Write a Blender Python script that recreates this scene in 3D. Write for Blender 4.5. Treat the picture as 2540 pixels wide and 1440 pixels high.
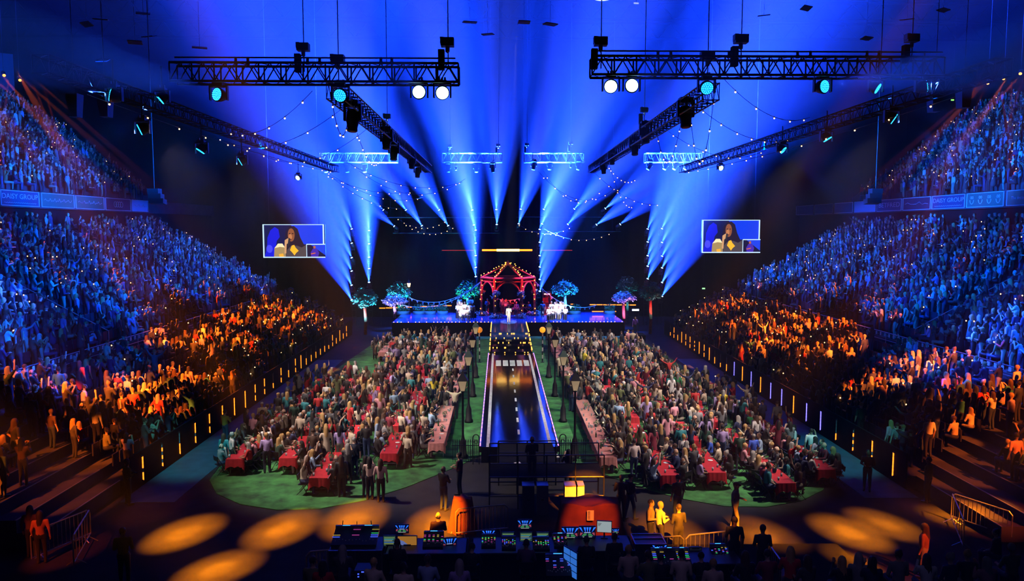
import bpy, bmesh, math, random
import numpy as np
from mathutils import Vector, Matrix, Euler
PI = math.pi
S = bpy.context.scene
COL = S.collection
for o in list(bpy.data.objects):
    bpy.data.objects.remove(o, do_unlink=True)

# ------------------------------------------------------------------ camera
F = 1834.0                                   # focal length in pixels of the 2540 x 1440 frame
CAMP = Vector((-0.88, 0.0, 10.75))           # eye height above the arena floor
cam = bpy.data.cameras.new('camera'); cam.sensor_width = 36.0; cam.lens = 36.0 * F / 2540.0
cam.clip_end = 400
cam_o = bpy.data.objects.new('camera', cam); COL.objects.link(cam_o)
cam_o.location = CAMP
cam_o.rotation_euler = (PI / 2 - math.atan(155.0 / F), 0, -math.atan(30.0 / F))
S.camera = cam_o
RC = cam_o.rotation_euler.to_matrix()
def ray(px, py): return RC @ Vector(((px - 1270) / F, (720 - py) / F, -1.0))
def at(px, py, Y):                           # point seen at a pixel, on the plane at depth Y
    d = ray(px, py); return CAMP + d * (Y / d.y)
def gnd(px, py, z=0.0):                      # point seen at a pixel, on the plane at height z
    d = ray(px, py); return CAMP + d * ((z - CAMP.z) / d.z)

def on_stand(px, py, sx):                    # point seen at a pixel, at chest height over the sloping lower stand
    d = ray(px, py); k = .435 / .8; z0 = .55 - 16.7 * k + 1.2
    return CAMP + d * ((CAMP.z - z0 - k * sx * CAMP.x) / (k * sx * d.x - d.z))
STAND_AMBER = {-1: ((640, 800, 29, 14, 4.2, 1.3), (705, 775, 27, 15, 3.6, 1.4), (560, 840, 28, 14, 4.4, 1.2), (450, 850, 30, 13, 4.0, 1.0), (345, 955, 28, 12, 5.0, .9), (255, 990, 29, 13, 5.0, .8), (500, 935, 26, 13, 4.6, .9),
                    (130, 1080, 26, 8, 6.0, .5), (50, 930, 31, 12, 5.0, .5), (215, 1070, 25, 9, 5.0, .5), (390, 1000, 25, 12, 4.6, .8), (760, 790, 26, 15, 3.0, 1.2), (45, 1165, 24, 6, 6, .3)),
               1: ((1950, 815, 29, 14, 4.4, 1.3), (1870, 800, 27, 15, 3.8, 1.3), (2060, 865, 28, 14, 4.4, 1.1), (2130, 800, 30, 13, 3.4, .8), (2260, 905, 29, 13, 4.6, .9), (2350, 885, 30, 13, 4.6, .8), (2420, 955, 28, 12, 5.2, .8),
                   (2505, 985, 29, 12, 5.4, .6), (2490, 1110, 25, 7, 6.0, .45), (1900, 860, 26, 14, 3.6, 1.0), (1790, 765, 27, 15, 3.2, 1.3), (2180, 950, 26, 13, 4.6, .8), (2400, 1050, 25, 12, 5, .6))}

# ------------------------------------------------------------------ view, haze
S.view_settings.view_transform = 'Standard'; S.view_settings.look = 'None'
S.view_settings.exposure = 0.0; S.view_settings.gamma = 1.0; S.view_settings.use_curve_mapping = False
W = bpy.data.worlds.new('world'); S.world = W; W.use_nodes = True
wn = W.node_tree
wn.nodes['Background'].inputs[0].default_value = (0.01, 0.02, 0.08, 1); wn.nodes['Background'].inputs[1].default_value = 0.0
hz = wn.nodes.new('ShaderNodeVolumeScatter')
hz.inputs['Color'].default_value = (0.9, 0.92, 1, 1)
hz.inputs['Density'].default_value = 0.0007; hz.inputs['Anisotropy'].default_value = 0.35
wn.links.new(hz.outputs[0], wn.nodes['World Output'].inputs['Volume'])
C = S.cycles
C.max_bounces = 4; C.diffuse_bounces = 0; C.glossy_bounces = 2; C.transmission_bounces = 2; C.volume_bounces = 0
C.transparent_max_bounces = 4; C.caustics_reflective = False; C.caustics_refractive = False
C.sample_clamp_indirect = 4.0; C.sample_clamp_direct = 0.0
C.use_denoising = True

# ------------------------------------------------------------------ light helpers and the house lights
BLUE = (0.006, 0.048, 1.0); PALE = (0.10, 0.15, 1.0); RED = (1.0, 0.09, 0.008); AMBER = (1.0, 0.24, 0.003); WARM = (1.0, 0.80, 0.72)
def spot(name, p, d, ang, power, col, blend=0.2, soft=0.06, parent=None):
    l = bpy.data.lights.new(name, 'SPOT'); l.energy = power; l.color = col
    l.spot_size = math.radians(ang); l.spot_blend = blend; l.shadow_soft_size = soft
    o = bpy.data.objects.new(name, l); COL.objects.link(o); o.location = p
    o.rotation_euler = Vector(d).to_track_quat('-Z', 'Y').to_euler()
    if parent: o.parent = parent
    return o
def aim(name, p, q, ang, power, col, blend=0.2, soft=0.06):
    return spot(name, Vector(p), Vector(q) - Vector(p), ang, power, col, blend, soft)
KB, KW = 3800000.0, 4.0                      # drive level of the beam lamps and wash lamps
# warm white profile lamps on the outer trusses, shining in over the picnic lawn
for sx in (-1, 1):
    for (Y, ty, pw) in ((29.5, 33, 1.0), (37, 41, 1.0), (45, 50, 1.0), (54, 59, .9), (61, 67, .7)):
        aim('lawn_lamp', (sx * 14.6, Y, 15.0), (sx * 6.6, ty, 0), 50, 13000 * pw, WARM, 0.7, 0.15)
    aim('front_fill', (sx * 7, -5, 21), (sx * 8, 44, 0), 19, 15000, (1, .74, .72), .8, .3)  # added weak fill from behind the camera, brightens the diners' near sides
    aim('path_lamp', (sx * 6.4, 35, 15.2), (sx * 2.6, 41, 0), 40, 4000, (0.72, 1.0, 0.78), 0.8, 0.2)
    aim('path_lamp', (sx * 6.4, 47, 15.2), (sx * 2.6, 53, 0), 40, 4000, (0.72, 1.0, 0.78), 0.8, 0.2)
    aim('aisle_lamp', (sx * 12, 12, 22), (sx * 14.8, 34, 0), 10, 22000, (0.10, 0.9, 1.0), 0.7, 0.3)
    # orange lamps at the back of the upper tier, each picking out a patch of the lower rows
    for (px, py, lx, Y0, ang, pw) in STAND_AMBER[sx]:
        if 420 < px < 2120: aim('stand_amber', (sx * (lx + 16), 52 + Y0, 24), on_stand(px, py, sx), ang * 1.15, 330000 * pw ** .5, (1, .15, .010), 0.5, 0.06)
        if 20 < px: aim('stand_amber', (sx * (lx - 2), Y0, 22), on_stand(px, py, sx), ang * .9, (420000 if 230 < px < 2330 else 170000) * pw, (1, .15, .010), 0.5, 0.06)  # added supplement from the near end, lights the same rows from the front
    # thin red lamps beside them, drawing streaks through the haze towards the near rows
    for k, (xx, Y1, zz) in enumerate(((22, 39, 3.0), (27, 40, 6.0), (31, 44, 8.4), (19.5, 42, 1.6), (24, 47, 4.6), (29, 52, 7.5))):
        aim('streak_lamp', (sx * (45.5 - k * .3), 66 + k * 1.2, 24.2), (sx * xx, Y1, zz), 2.0, 300000, RED, 0.6, 0.05)
# amber pools on the bare floor in front of the control desks
for (px, py, lx, ly, ang, pw) in ((455, 1322, -18, 4, 4.6, 1.0), (700, 1312, -15, 3, 4.6, 1.0), (540, 1412, -20, 5, 4.6, .8), (878, 1288, -9, 2, 4.6, 1.1), (1085, 1300, -5, 2, 4.4, 1.2),
                          (1660, 1325, 7, 2, 5.2, .5), (1890, 1330, 12, 3, 5.0, .45), (2110, 1320, 17, 4, 4.6, .8), (2195, 1300, 19, 4, 4.2, .6), (2100, 1400, 17, 4, 4.0, .6), (2365, 1285, 24, 8, 4.0, .35), (1440, 1235, 6, 4, 3.2, .9)):
    aim('pool_lamp', (lx, ly, 19), gnd(px, py), ang * 1.1, 950000 * pw, AMBER, 1.0, 0.05); aim('pool_core', (lx, ly, 19.1), gnd(px, py), ang * .5, 900000 * pw, AMBER, 1.0, 0.05)
# spill on the draped crate and red light on the figures in the two front corners
aim('crate_lamp', (6, 4, 18), at(1462, 1300, 25.0), 4.5, 55000, (1, .16, .01), .6, .05); aim('case_lamp', (8, 4, 18), at(1425, 1225, 27.2), 2.4, 200000, (1, .24, .01), .5, .05)
for (px, py, lx, pw) in ((95, 1330, -20, .25), (2290, 1370, 22, .35), (2490, 1260, 24, .25), (315, 1230, -18, .12), (2440, 1250, 24, .2), (110, 1200, -22, .12)): aim('corner_spill', (lx, 4, 18), gnd(px, py, 1.0), 5, 120000 * pw, (1, .10, .01), .7, .05)
# blue wash over the two stands, from the outer trusses
for sx in (-1, 1):
    for Y in (34, 46, 58, 70):
        aim('stand_wash', (sx * 15.3, Y - 6, 15.4), (sx * 29, Y, 7.5), 52, 34000, (0.0, 0.095, 1.0), 0.6, 0.4)
    aim('stand_wash', (sx * 12, 22, 15.0), (sx * 24, 38, 5.0), 30, 16000, (0.0, 0.10, 1.0), 0.6, 0.4)
    aim('stand_wash', (sx * 15.3, 46, 15.6), (sx * 43, 62, 18.5), 42, 140000, (0.0, 0.12, 1.0), 0.6, 0.4)
aim('front_rows_fill', (0, -6, 20), (2, 17.6, 1.6), 62, 450, (.25, .3, 1), .8, .5)  # added faint fill without a fixture, for the nearest heads
# stage wash
for X_, pw in ((-8.5, 60000), (-4.5, 30000), (4.5, 30000), (8.5, 60000)): aim('stage_wash', (X_, 76, 15.5), (X_, 76.5, 1.4), 46, pw, (0.01, 0.10, 1.0), 0.6, 0.4)
for sx in (-1, 1):
    aim('choir_lamp', (sx * 4, 52, 17.5), (sx * 5.2 - .2, 75.5, 2.2), 6.5, 120000, (1, .95, .88), 0.4, 0.1)
    aim('arbour_lamp', (sx * 5.5, 70, 16.8), (sx * 1.5, 78, 4.5), 13, 40000, (1, .04, .02), 0.5, 0.2)
aim('follow_spot', (0, 40, 21), (-.02, 72.6, 1.9), 2.6, 400000, (1, .93, .8), 0.15, 0.05)
# ------------------------------------------------------------------ materials (procedural)
def mat(name, col, rough=0.6, metal=0.0, noise=0.0, nscale=8.0, emit=None, estr=0.0, spec=0.5, bump=0.0, sample=False):
    m = bpy.data.materials.new(name); m.use_nodes = True
    nt = m.node_tree; b = nt.nodes['Principled BSDF']
    c = tuple(col) + (1,)
    b.inputs['Base Color'].default_value = c; b.inputs['Roughness'].default_value = rough; b.inputs['Metallic'].default_value = metal
    b.inputs['Specular IOR Level'].default_value = spec
    if noise or bump:
        tc = nt.nodes.new('ShaderNodeTexCoord'); n = nt.nodes.new('ShaderNodeTexNoise')
        n.inputs['Scale'].default_value = nscale; n.inputs['Detail'].default_value = 3
        nt.links.new(tc.outputs['Object'], n.inputs['Vector'])
        if noise:
            r = nt.nodes.new('ShaderNodeValToRGB')
            lo = tuple(max(0, x * (1 - noise)) for x in col) + (1,); hi = tuple(min(1, x * (1 + noise)) for x in col) + (1,)
            r.color_ramp.elements[0].position = .3; r.color_ramp.elements[1].position = .7
            r.color_ramp.elements[0].color = lo; r.color_ramp.elements[1].color = hi
            nt.links.new(n.outputs['Fac'], r.inputs['Fac']); nt.links.new(r.outputs['Color'], b.inputs['Base Color'])
        if bump:
            bp = nt.nodes.new('ShaderNodeBump'); bp.inputs['Strength'].default_value = bump; bp.inputs['Distance'].default_value = 0.05
            nt.links.new(n.outputs['Fac'], bp.inputs['Height']); nt.links.new(bp.outputs['Normal'], b.inputs['Normal'])
    if emit:
        b.inputs['Emission Color'].default_value = tuple(emit) + (1,); b.inputs['Emission Strength'].default_value = estr
        if not sample: m.cycles.emission_sampling = 'NONE'
    return m
M = {}
M['floor'] = mat('arena_floor', (.025, .0245, .025), .8, noise=.25, nscale=1.2, spec=.15)
M['aisle'] = mat('teal_aisle_vinyl', (.03, .11, .14), .7, noise=.2, nscale=2)
M['grass'] = mat('artificial_grass', (.03, .15, .035), .9, noise=.7, nscale=1.6, bump=.6)
M['road'] = mat('wet_black_runway', (.005, .005, .008), .07, spec=.7, noise=.4, nscale=5, bump=.02)
M['paint'] = mat('road_paint', (.50, .49, .46), .45, noise=.25, nscale=6)
M['stagetop'] = mat('gloss_stage_floor', (.03, .09, .40), .12, spec=.6)  # blue base colour stands in for part of the blue stage light
M['black'] = mat('black_cloth', (.008, .008, .01), .95, noise=.3, nscale=3, spec=.08)
M['wall'] = mat('dark_hall_wall', (.008, .008, .011), .95, noise=.3, nscale=.6, spec=.05)
M['ceil'] = mat('dark_roof', (.002, .002, .003), .95, noise=.4, nscale=.4, spec=.02)
M['concrete'] = mat('stand_concrete', (.045, .042, .05), .85, noise=.3, nscale=1)
M['seat'] = mat('dark_seat_plastic', (.02, .02, .035), .5)
M['darkmetal'] = mat('black_truss_metal', (.02, .02, .024), .4, .6)
M['alu'] = mat('aluminium_truss', (.55, .56, .6), .3, .9)
M['steel'] = mat('galvanised_steel', (.42, .41, .40), .38, .8)
M['iron'] = mat('black_iron', (.012, .012, .014), .45, .3)
M['lampblack'] = mat('lamp_housing', (.012, .012, .015), .45)
M['ledface'] = mat('led_face', (.01, .02, .03), .3, emit=(.0, .22, .9), estr=1.4)
M['leddot'] = mat('led_emitter', (.05, .1, .1), .3, emit=(.03, .62, 1.0), estr=2.6)
M['lens'] = mat('beam_lens', (.1, .1, .12), .2, emit=(.25, .55, 1.0), estr=9)
M['bulb'] = mat('warm_bulb', (.5, .3, .1), .4, emit=(1.0, .50, .16), estr=7)
M['bulbhot'] = mat('set_bulb', (.5, .3, .1), .4, emit=(1.0, .36, .04), estr=6)
M['orangeled'] = mat('orange_led_tube', (.4, .1, .02), .4, emit=(1.0, .19, .01), estr=3.2)
M['blueled'] = mat('violet_led_tube', (.1, .1, .4), .4, emit=(.16, .13, 1.0), estr=3)
M['offled'] = mat('unlit_led_tube', (.30, .22, .26), .4)
M['pinkled'] = mat('pink_pixel', (.4, .2, .4), .4, emit=(1.0, .28, .85), estr=2.6)
M['cable'] = mat('black_cable', (.01, .01, .012), .6)
M['redcloth'] = mat('red_tablecloth', (.42, .008, .016), .8, noise=.15, nscale=6)
M['pinkcloth'] = mat('pink_tablecloth', (.50, .20, .18), .8, noise=.15, nscale=6)
M['white'] = mat('white_plastic', (.75, .73, .7), .5)
M['glassy'] = mat('clear_cup', (.5, .5, .52), .15)
M['leaf'] = mat('dark_leaf', (.05, .16, .05), .7, noise=.5, nscale=20)
M['pot'] = mat('grey_pot', (.12, .12, .12), .7)
M['paper'] = mat('paper', (.8, .78, .7), .8)
M['reddrape'] = mat('dark_draped_cloth', (.17, .03, .015), .85, noise=.3, nscale=2)
M['woodred'] = mat('red_brown_timber', (.42, .10, .045), .7, noise=.3, nscale=3)
M['flower'] = mat('pale_flower', (.6, .5, .45), .8, noise=.4, nscale=9)
M['case'] = mat('flight_case', (.03, .03, .045), .5)
M['edge'] = mat('case_edging', (.35, .34, .36), .35, .8)
M['console'] = mat('console_panel', (.03, .035, .06), .4)
M['boardblue'] = mat('board_navy', (.03, .05, .12), .6)
M['boardgreen'] = mat('board_green', (.02, .13, .10), .6)
M['boardlight'] = mat('board_light_blue', (.25, .42, .70), .6)
M['boardred'] = mat('board_maroon', (.07, .025, .05), .6)
M['frame'] = mat('board_frame', (.55, .55, .66), .5)
def emi(name, col, s): return mat(name, tuple(min(1, x * .1) for x in col), .5, emit=col, estr=s)

# ------------------------------------------------------------------ mesh helpers
class MB:
    def __init__(s): s.v = []; s.f = []; s.m = []; s.k = 0
    def add(s, vs, fs, k=None):
        n = len(s.v); s.v += [tuple(p) for p in vs]; s.f += [tuple(i + n for i in f) for f in fs]
        s.m += [s.k if k is None else k] * len(fs); return s
    def box(s, c, d, rz=0.0, k=None, rx=0.0):
        hx, hy, hz_ = d[0] / 2, d[1] / 2, d[2] / 2
        R = Euler((rx, 0, rz)).to_matrix(); c = Vector(c)
        vs = [c + R @ Vector((x, y, z)) for x in (-hx, hx) for y in (-hy, hy) for z in (-hz_, hz_)]
        return s.add(vs, [(0, 1, 3, 2), (4, 6, 7, 5), (0, 4, 5, 1), (2, 3, 7, 6), (0, 2, 6, 4), (1, 5, 7, 3)], k)
    def b2(s, x0, x1, y0, y1, z0, z1, k=None):
        return s.box(((x0 + x1) / 2, (y0 + y1) / 2, (z0 + z1) / 2), (abs(x1 - x0), abs(y1 - y0), abs(z1 - z0)), k=k)
    def tube(s, p, q, r, n=6, r2=None, k=None, cap=True):
        p, q = Vector(p), Vector(q); d = (q - p)
        if d.length < 1e-6: return s
        Q = d.to_track_quat('Z', 'Y').to_matrix(); r2 = r if r2 is None else r2
        vs = []
        for (c, rr) in ((p, r), (q, r2)):
            for i in range(n):
                a = 2 * PI * i / n; vs.append(c + Q @ Vector((rr * math.cos(a), rr * math.sin(a), 0)))
        fs = [(i, (i + 1) % n, n + (i + 1) % n, n + i) for i in range(n)]
        if cap: fs += [tuple(range(n - 1, -1, -1)), tuple(range(n, 2 * n))]
        return s.add(vs, fs, k)
    def path(s, pts, r, n=5, k=None):
        for a, b in zip(pts[:-1], pts[1:]): s.tube(a, b, r, n, k=k)
        return s
    def lathe(s, prof, n=12, c=(0, 0, 0), R=None, k=None):
        c = Vector(c); vs = []; R = R or Matrix.Identity(3)
        for (r, z) in prof:
            for i in range(n):
                a = 2 * PI * i / n; vs.append(c + R @ Vector((r * math.cos(a), r * math.sin(a), z)))
        fs = []
        for j in range(len(prof) - 1):
            for i in range(n):
                fs.append((j * n + i, j * n + (i + 1) % n, (j + 1) * n + (i + 1) % n, (j + 1) * n + i))
        fs += [tuple(range(n - 1, -1, -1)), tuple(range((len(prof) - 1) * n, len(prof) * n))]
        return s.add(vs, fs, k)
    def ball(s, c, r, n=8, m=5, k=None, sc=(1, 1, 1)):
        prof = [(max(1e-3, r * math.sin(PI * j / m)), -r * math.cos(PI * j / m)) for j in range(m + 1)]
        return s.lathe(prof, n, c, Matrix.Diagonal(sc), k)
    def prism(s, poly, z0, z1, k=None):
        n = len(poly); vs = [(x, y, z0) for x, y in poly] + [(x, y, z1) for x, y in poly]
        return s.add(vs, [(i, (i + 1) % n, n + (i + 1) % n, n + i) for i in range(n)] + [tuple(range(n - 1, -1, -1)), tuple(range(n, 2 * n))], k)
    def mesh(s, name, mats, smooth=False):
        me = bpy.data.meshes.new(name); me.from_pydata(s.v, [], s.f)
        for m_ in (mats if isinstance(mats, (list, tuple)) else [mats]): me.materials.append(M[m_] if isinstance(m_, str) else m_)
        if any(s.m): me.polygons.foreach_set('material_index', s.m)
        if smooth: me.polygons.foreach_set('use_smooth', [True] * len(s.f))
        me.update(); return me
    def build(s, name, mats, parent=None, smooth=False, loc=None):
        return inst(name, s.mesh(name, mats, smooth), parent, loc)
def inst(name, me, parent=None, loc=None, rot=None):
    o = bpy.data.objects.new(name, me); COL.objects.link(o)
    if parent: o.parent = parent
    if loc is not None: o.location = loc
    if rot is not None: o.rotation_euler = rot
    return o
def tag(o, label, cat, group=None):
    o['label'] = label; o['category'] = cat
    if group: o['group'] = group
    return o
def thing(name, label, cat, loc=(0, 0, 0), rz=0.0, group=None):
    o = bpy.data.objects.new(name, None); COL.objects.link(o); o.empty_display_size = .2
    o.location = loc; o.rotation_euler = (0, 0, rz)
    return tag(o, label, cat, group)
def struct(o): o['kind'] = 'structure'; return o
def stuff(o, label, cat):
    o['kind'] = 'stuff'; o['label'] = label; o['category'] = cat; return o
def dup(root, loc, rz=0.0, label=None):
    r = root.copy(); COL.objects.link(r); r.location = loc; r.rotation_euler = (0, 0, rz)
    if label: r['label'] = label
    for ch in root.children:
        c = ch.copy(); COL.objects.link(c); c.parent = r
        for g in ch.children:
            d = g.copy(); COL.objects.link(d); d.parent = c
    return r
ORD = ['zeroth', 'first', 'second', 'third', 'fourth', 'fifth', 'sixth', 'seventh', 'eighth', 'ninth', 'tenth', 'eleventh', 'twelfth', 'thirteenth', 'fourteenth',
       'fifteenth', 'sixteenth', 'seventeenth', 'eighteenth', 'nineteenth', 'twentieth']
for t_, w_ in ((20, 'twenty'), (30, 'thirty'), (40, 'forty'), (50, 'fifty'), (60, 'sixty')):
    if t_ > 20: ORD.append(w_[:-1] + 'ieth')
    ORD += [w_ + '-' + ORD[i] for i in range(1, 10)]
SIDE = {-1: 'left', 1: 'right'}
# ------------------------------------------------------------------ the hall
def fan_grass():
    # lawn outline: straight along both stands, front cut round like the light pool's edge
    m = MB()
    for sx in (-1, 1):
        P = [(sx * 1.7, 34.5), (sx * 2.6, 33.0)]
        for (x, y) in ((3.6, 31.6), (4.8, 30.0), (6.2, 28.6), (7.8, 27.7), (9.4, 27.6), (11.0, 28.2), (12.4, 29.4), (13.3, 31.0), (13.6, 33.0), (13.6, 50), (13.2, 60), (12.4, 72.9), (1.7, 72.9)):
            P.append((sx * x, y))
        if sx < 0: P = P[::-1]
        m.prism(P, 0.0, 0.025)
    return m
struct(MB().b2(-62, 62, -12, 92, -.3, 0).build('floor', 'floor'))
struct(fan_grass().build('floor_lawn', 'grass'))
for sx in (-1, 1):
    struct(MB().b2(sx * 13.7, sx * 15.85, 28.5, 60, 0, .012).build('floor_aisle_' + SIDE[sx], 'aisle'))
struct(MB().b2(-62, 62, 91, 92, 0, 36).build('wall_back', 'wall'))
struct(MB().b2(-62, -61, -12, 92, 0, 36).build('wall_left', 'wall'))
struct(MB().b2(61, 62, -12, 92, 0, 36).build('wall_right', 'wall'))
struct(MB().b2(-62, 62, -13, -12, 0, 36).build('wall_rear', 'wall'))
ceil = struct(MB().b2(-62, 62, -12, 92, 35.5, 36).build('ceiling', 'ceil'))
rb = MB().tube((-58, 0, 0), (58, 0, 0), .16, 6).tube((-58, 0, 1.8), (58, 0, 1.8), .16, 6)
for i in range(-19, 20): rb.tube((i * 3, 0, 0), (i * 3 + 1.5, 0, 1.8), .07, 4).tube((i * 3 + 1.5, 0, 1.8), (i * 3 + 3, 0, 0), .07, 4)
rbm = rb.mesh('roof_girder', 'ceil')
for Y in range(34, 91, 8): struct(inst('ceiling_girder', rbm, None, (0, Y, 33.2)))
# black drapes behind the stage, in folded widths
dr = MB(); n = 140
for i in range(n + 1):
    x = -31 + 62 * i / n; dr.v.append((x, 89.2 + .16 * math.sin(i * 1.9), 0)); dr.v.append((x, 89.2 + .16 * math.sin(i * 1.9), 20))
for i in range(n): dr.add([], [(2 * i - len(dr.v), 2 * i + 2 - len(dr.v), 2 * i + 3 - len(dr.v), 2 * i + 1 - len(dr.v))])
tag(dr.build('stage_backdrop', 'black', smooth=True), 'black pleated drape hanging across the whole rear of the stage', 'curtain')

# lower and upper stands: stepped concrete with seat rows
ROWP, ROWR, X0, Z0 = 0.8, 0.435, 16.3, 0.55
NR = 23
def rowpos(i): return X0 + .4 + ROWP * i, Z0 + ROWR * i
for sx in (-1, 1):
    m = MB(); P = [(X0 - .4, 0), (X0 - .4, Z0)]
    for i in range(NR):
        P += [(X0 + ROWP * i, Z0 + ROWR * i), (X0 + ROWP * (i + 1), Z0 + ROWR * i)]
    P += [(X0 + ROWP * NR, 0)]
    P2 = [(sx * x, z) for x, z in P]
    nP = len(P2); vs = [(x, 29.5, z) for x, z in P2] + [(x, 74.5, z) for x, z in P2]
    m.add(vs, [(i, (i + 1) % nP, nP + (i + 1) % nP, nP + i) for i in range(nP)])
    # end caps as column strips
    for i in range(NR):
        for Y in (29.5, 74.5):
            m.add([(sx * (X0 + ROWP * i), Y, 0), (sx * (X0 + ROWP * (i + 1)), Y, 0), (sx * (X0 + ROWP * (i + 1)), Y, Z0 + ROWR * i), (sx * (X0 + ROWP * i), Y, Z0 + ROWR * i)], [(0, 1, 2, 3)])
    struct(m.build('floor_stand_lower_' + SIDE[sx], 'concrete'))
    m = MB()
    for i in range(9): m.b2(sx * (X0 + ROWP * i), sx * (X0 + ROWP * (i + 1)), 24.3, 29.5, 0, Z0 + ROWR * i)
    near = struct(m.build('floor_stand_near_' + SIDE[sx], 'concrete'))
    for i in range(9):
        MB().b2(sx * (X0 + ROWP * i - .02), sx * (X0 + ROWP * i + .03), 24.3, 29.5, Z0 + ROWR * i, Z0 + ROWR * i + .02).build('step_nosing', 'steel', near)
    # front wall of the stand that carries the light tubes
    struct(MB().b2(sx * (X0 - .45), sx * (X0 - .38), 29.5, 74.5, 0, 1.5).build('wall_stand_front_' + SIDE[sx], 'black'))
    m = MB()
    for i in range(17):
        x, z = 36.2 + .75 * i, 13.5 + .55 * i
        m.b2(sx * x, sx * (x + .75), 44, 77, z - .9, z)
    struct(m.build('floor_stand_upper_' + SIDE[sx], 'concrete'))
    struct(MB().b2(sx * 35.3, sx * 36.2, 40, 90, 12.2, 13.4).build('wall_upper_front_' + SIDE[sx], 'concrete'))
    struct(MB().b2(sx * 35.6, sx * 35.9, 28, 90, 9.0, 12.6).build('wall_concourse_' + SIDE[sx], 'wall'))
    # sloping end wall of the upper tier
    m = MB(); m.add([(sx * 36, 77.2, 12.4), (sx * 49.5, 77.2, 22.8), (sx * 49.5, 77.2, 24.0), (sx * 36, 77.2, 13.9), (sx * 36, 77.5, 12.4), (sx * 49.5, 77.5, 22.8), (sx * 49.5, 77.5, 24.0), (sx * 36, 77.5, 13.9)],
                    [(0, 1, 2, 3), (7, 6, 5, 4), (0, 4, 5, 1), (3, 2, 6, 7), (1, 5, 6, 2), (0, 3, 7, 4)])
    struct(m.build('wall_upper_end_' + SIDE[sx], 'concrete'))
    # seats: one dark folding seat per place
    m = MB()
    for i in range(NR):
        x, z = rowpos(i)
        if i == 7: continue
        for j in range(76):
            Y = 30.4 + j * .58
            m.box((sx * (x + .22), Y, z + .62), (.05, .46, .5))
    stuff(m.build('stand_seat_rows', 'seat'), 'rows of dark seat backs in the lower stand on the ' + SIDE[sx], 'seats')

# ------------------------------------------------------------------ runway and stage
SZ, RZ = 1.4, 0.75
struct(MB().b2(-11.6, 11.5, 73, 88, 0, SZ - .02, 0).build('floor_stage_base', 'black'))
struct(MB().b2(-11.6, 11.5, 73, 88, SZ - .02, SZ).build('floor_stage_deck', 'stagetop'))
struct(MB().b2(-1.7, 1.7, 66, 73.0, 0, SZ).build('floor_stage_thrust', 'stagetop'))
stp = struct(MB().b2(-1.7, 1.7, 64.2, 66, 0, SZ - .13).build('floor_runway_steps', 'stagetop'))
for i, (ya, yb, zt) in enumerate(((62.4, 64.2, 1.14), (60.6, 62.4, 1.01), (58.6, 60.6, .88))):
    MB().b2(-1.7, 1.7, ya, yb, 0, zt).build('step', 'road', stp)
run = struct(MB().b2(-1.75, 1.75, 33.2, 58.6, 0, RZ).build('floor_runway', 'road'))
for sx in (-1, 1):
    MB().b2(sx * 1.36, sx * 1.52, 33.2, 58.5, RZ, RZ + .006).build('kerb_line', 'paint', run)
zs = MB().b2(-.19, .19, -1.15, 1.15, 0, .006).mesh('crossing_stripe', 'paint')
for i in range(5): inst('crossing_stripe', zs, run, (-1.0 + i * .52, 54.3, RZ))
ds = MB().b2(-.055, .055, -.42, .42, 0, .006).mesh('centre_dash', 'paint')
for i in range(8): inst('centre_dash', ds, run, (.03, 51.7 - i * 2.29, RZ))
# pixel strips along the runway edges
for sx in (-1, 1):
    t = thing('pixel_strip', 'pink pixel light strip along the %s edge of the black runway' % SIDE[sx], 'light strip', (sx * 1.80, 45.9, 0))
    MB().b2(-.05, .05, -12.7, 12.7, .5, RZ + .03).build('strip_housing', 'iron', t)
    px_ = MB()
    for i in range(170): px_.box((0, -12.6 + i * .149, RZ + .045), (.045, .075, .03), k=(0 if i % 5 < 3 else 1))
    o = px_.build('pixel_row', ['pinkled', 'blueled'], t); o['kind'] = 'stuff'
# footlights: warm bulbs along thrust, stage edge and steps
bulb_me = MB().ball((0, 0, 0), .042, 8, 4).mesh('bulb', 'bulbhot', True)
rnd = random.Random(5)
t = thing('footlight_row', 'row of small warm footlights along the front edge of the blue stage', 'lights', (0, 73.05, SZ + .05))
for i in range(64):
    x = -11.4 + i * .36
    if abs(x) > 1.8 and rnd.random() < .8: inst('bulb', bulb_me, t, (x, -.12, 0))
for sx in (-1, 1):
    t = thing('footlight_row', 'red-orange bulb row edging the thrust on its %s side' % SIDE[sx], 'lights', (sx * 1.72, 70, SZ))
    for i in range(26):
        y = -11.2 + i * .56; z = 0.06 if y > -4 else -.13 - .13 * max(0, math.floor((-4 - y) / 1.8)) + .06
        if y > -11: inst('bulb', bulb_me, t, (0, y, z))
t = thing('step_lights', 'scattered warm bulbs set into the dark runway steps', 'lights', (0, 62, 1.0))
for i in range(32):
    row = rnd.randrange(5); y = (66 - 1.8 * row - .02) if row < 4 else 58.55
    zt = [1.27, 1.14, 1.01, .88, .8][row] + .0
    inst('bulb', bulb_me, t, (rnd.uniform(-1.6, 1.6), y - 62 - .06, zt - 1.0 + .03))
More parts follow.
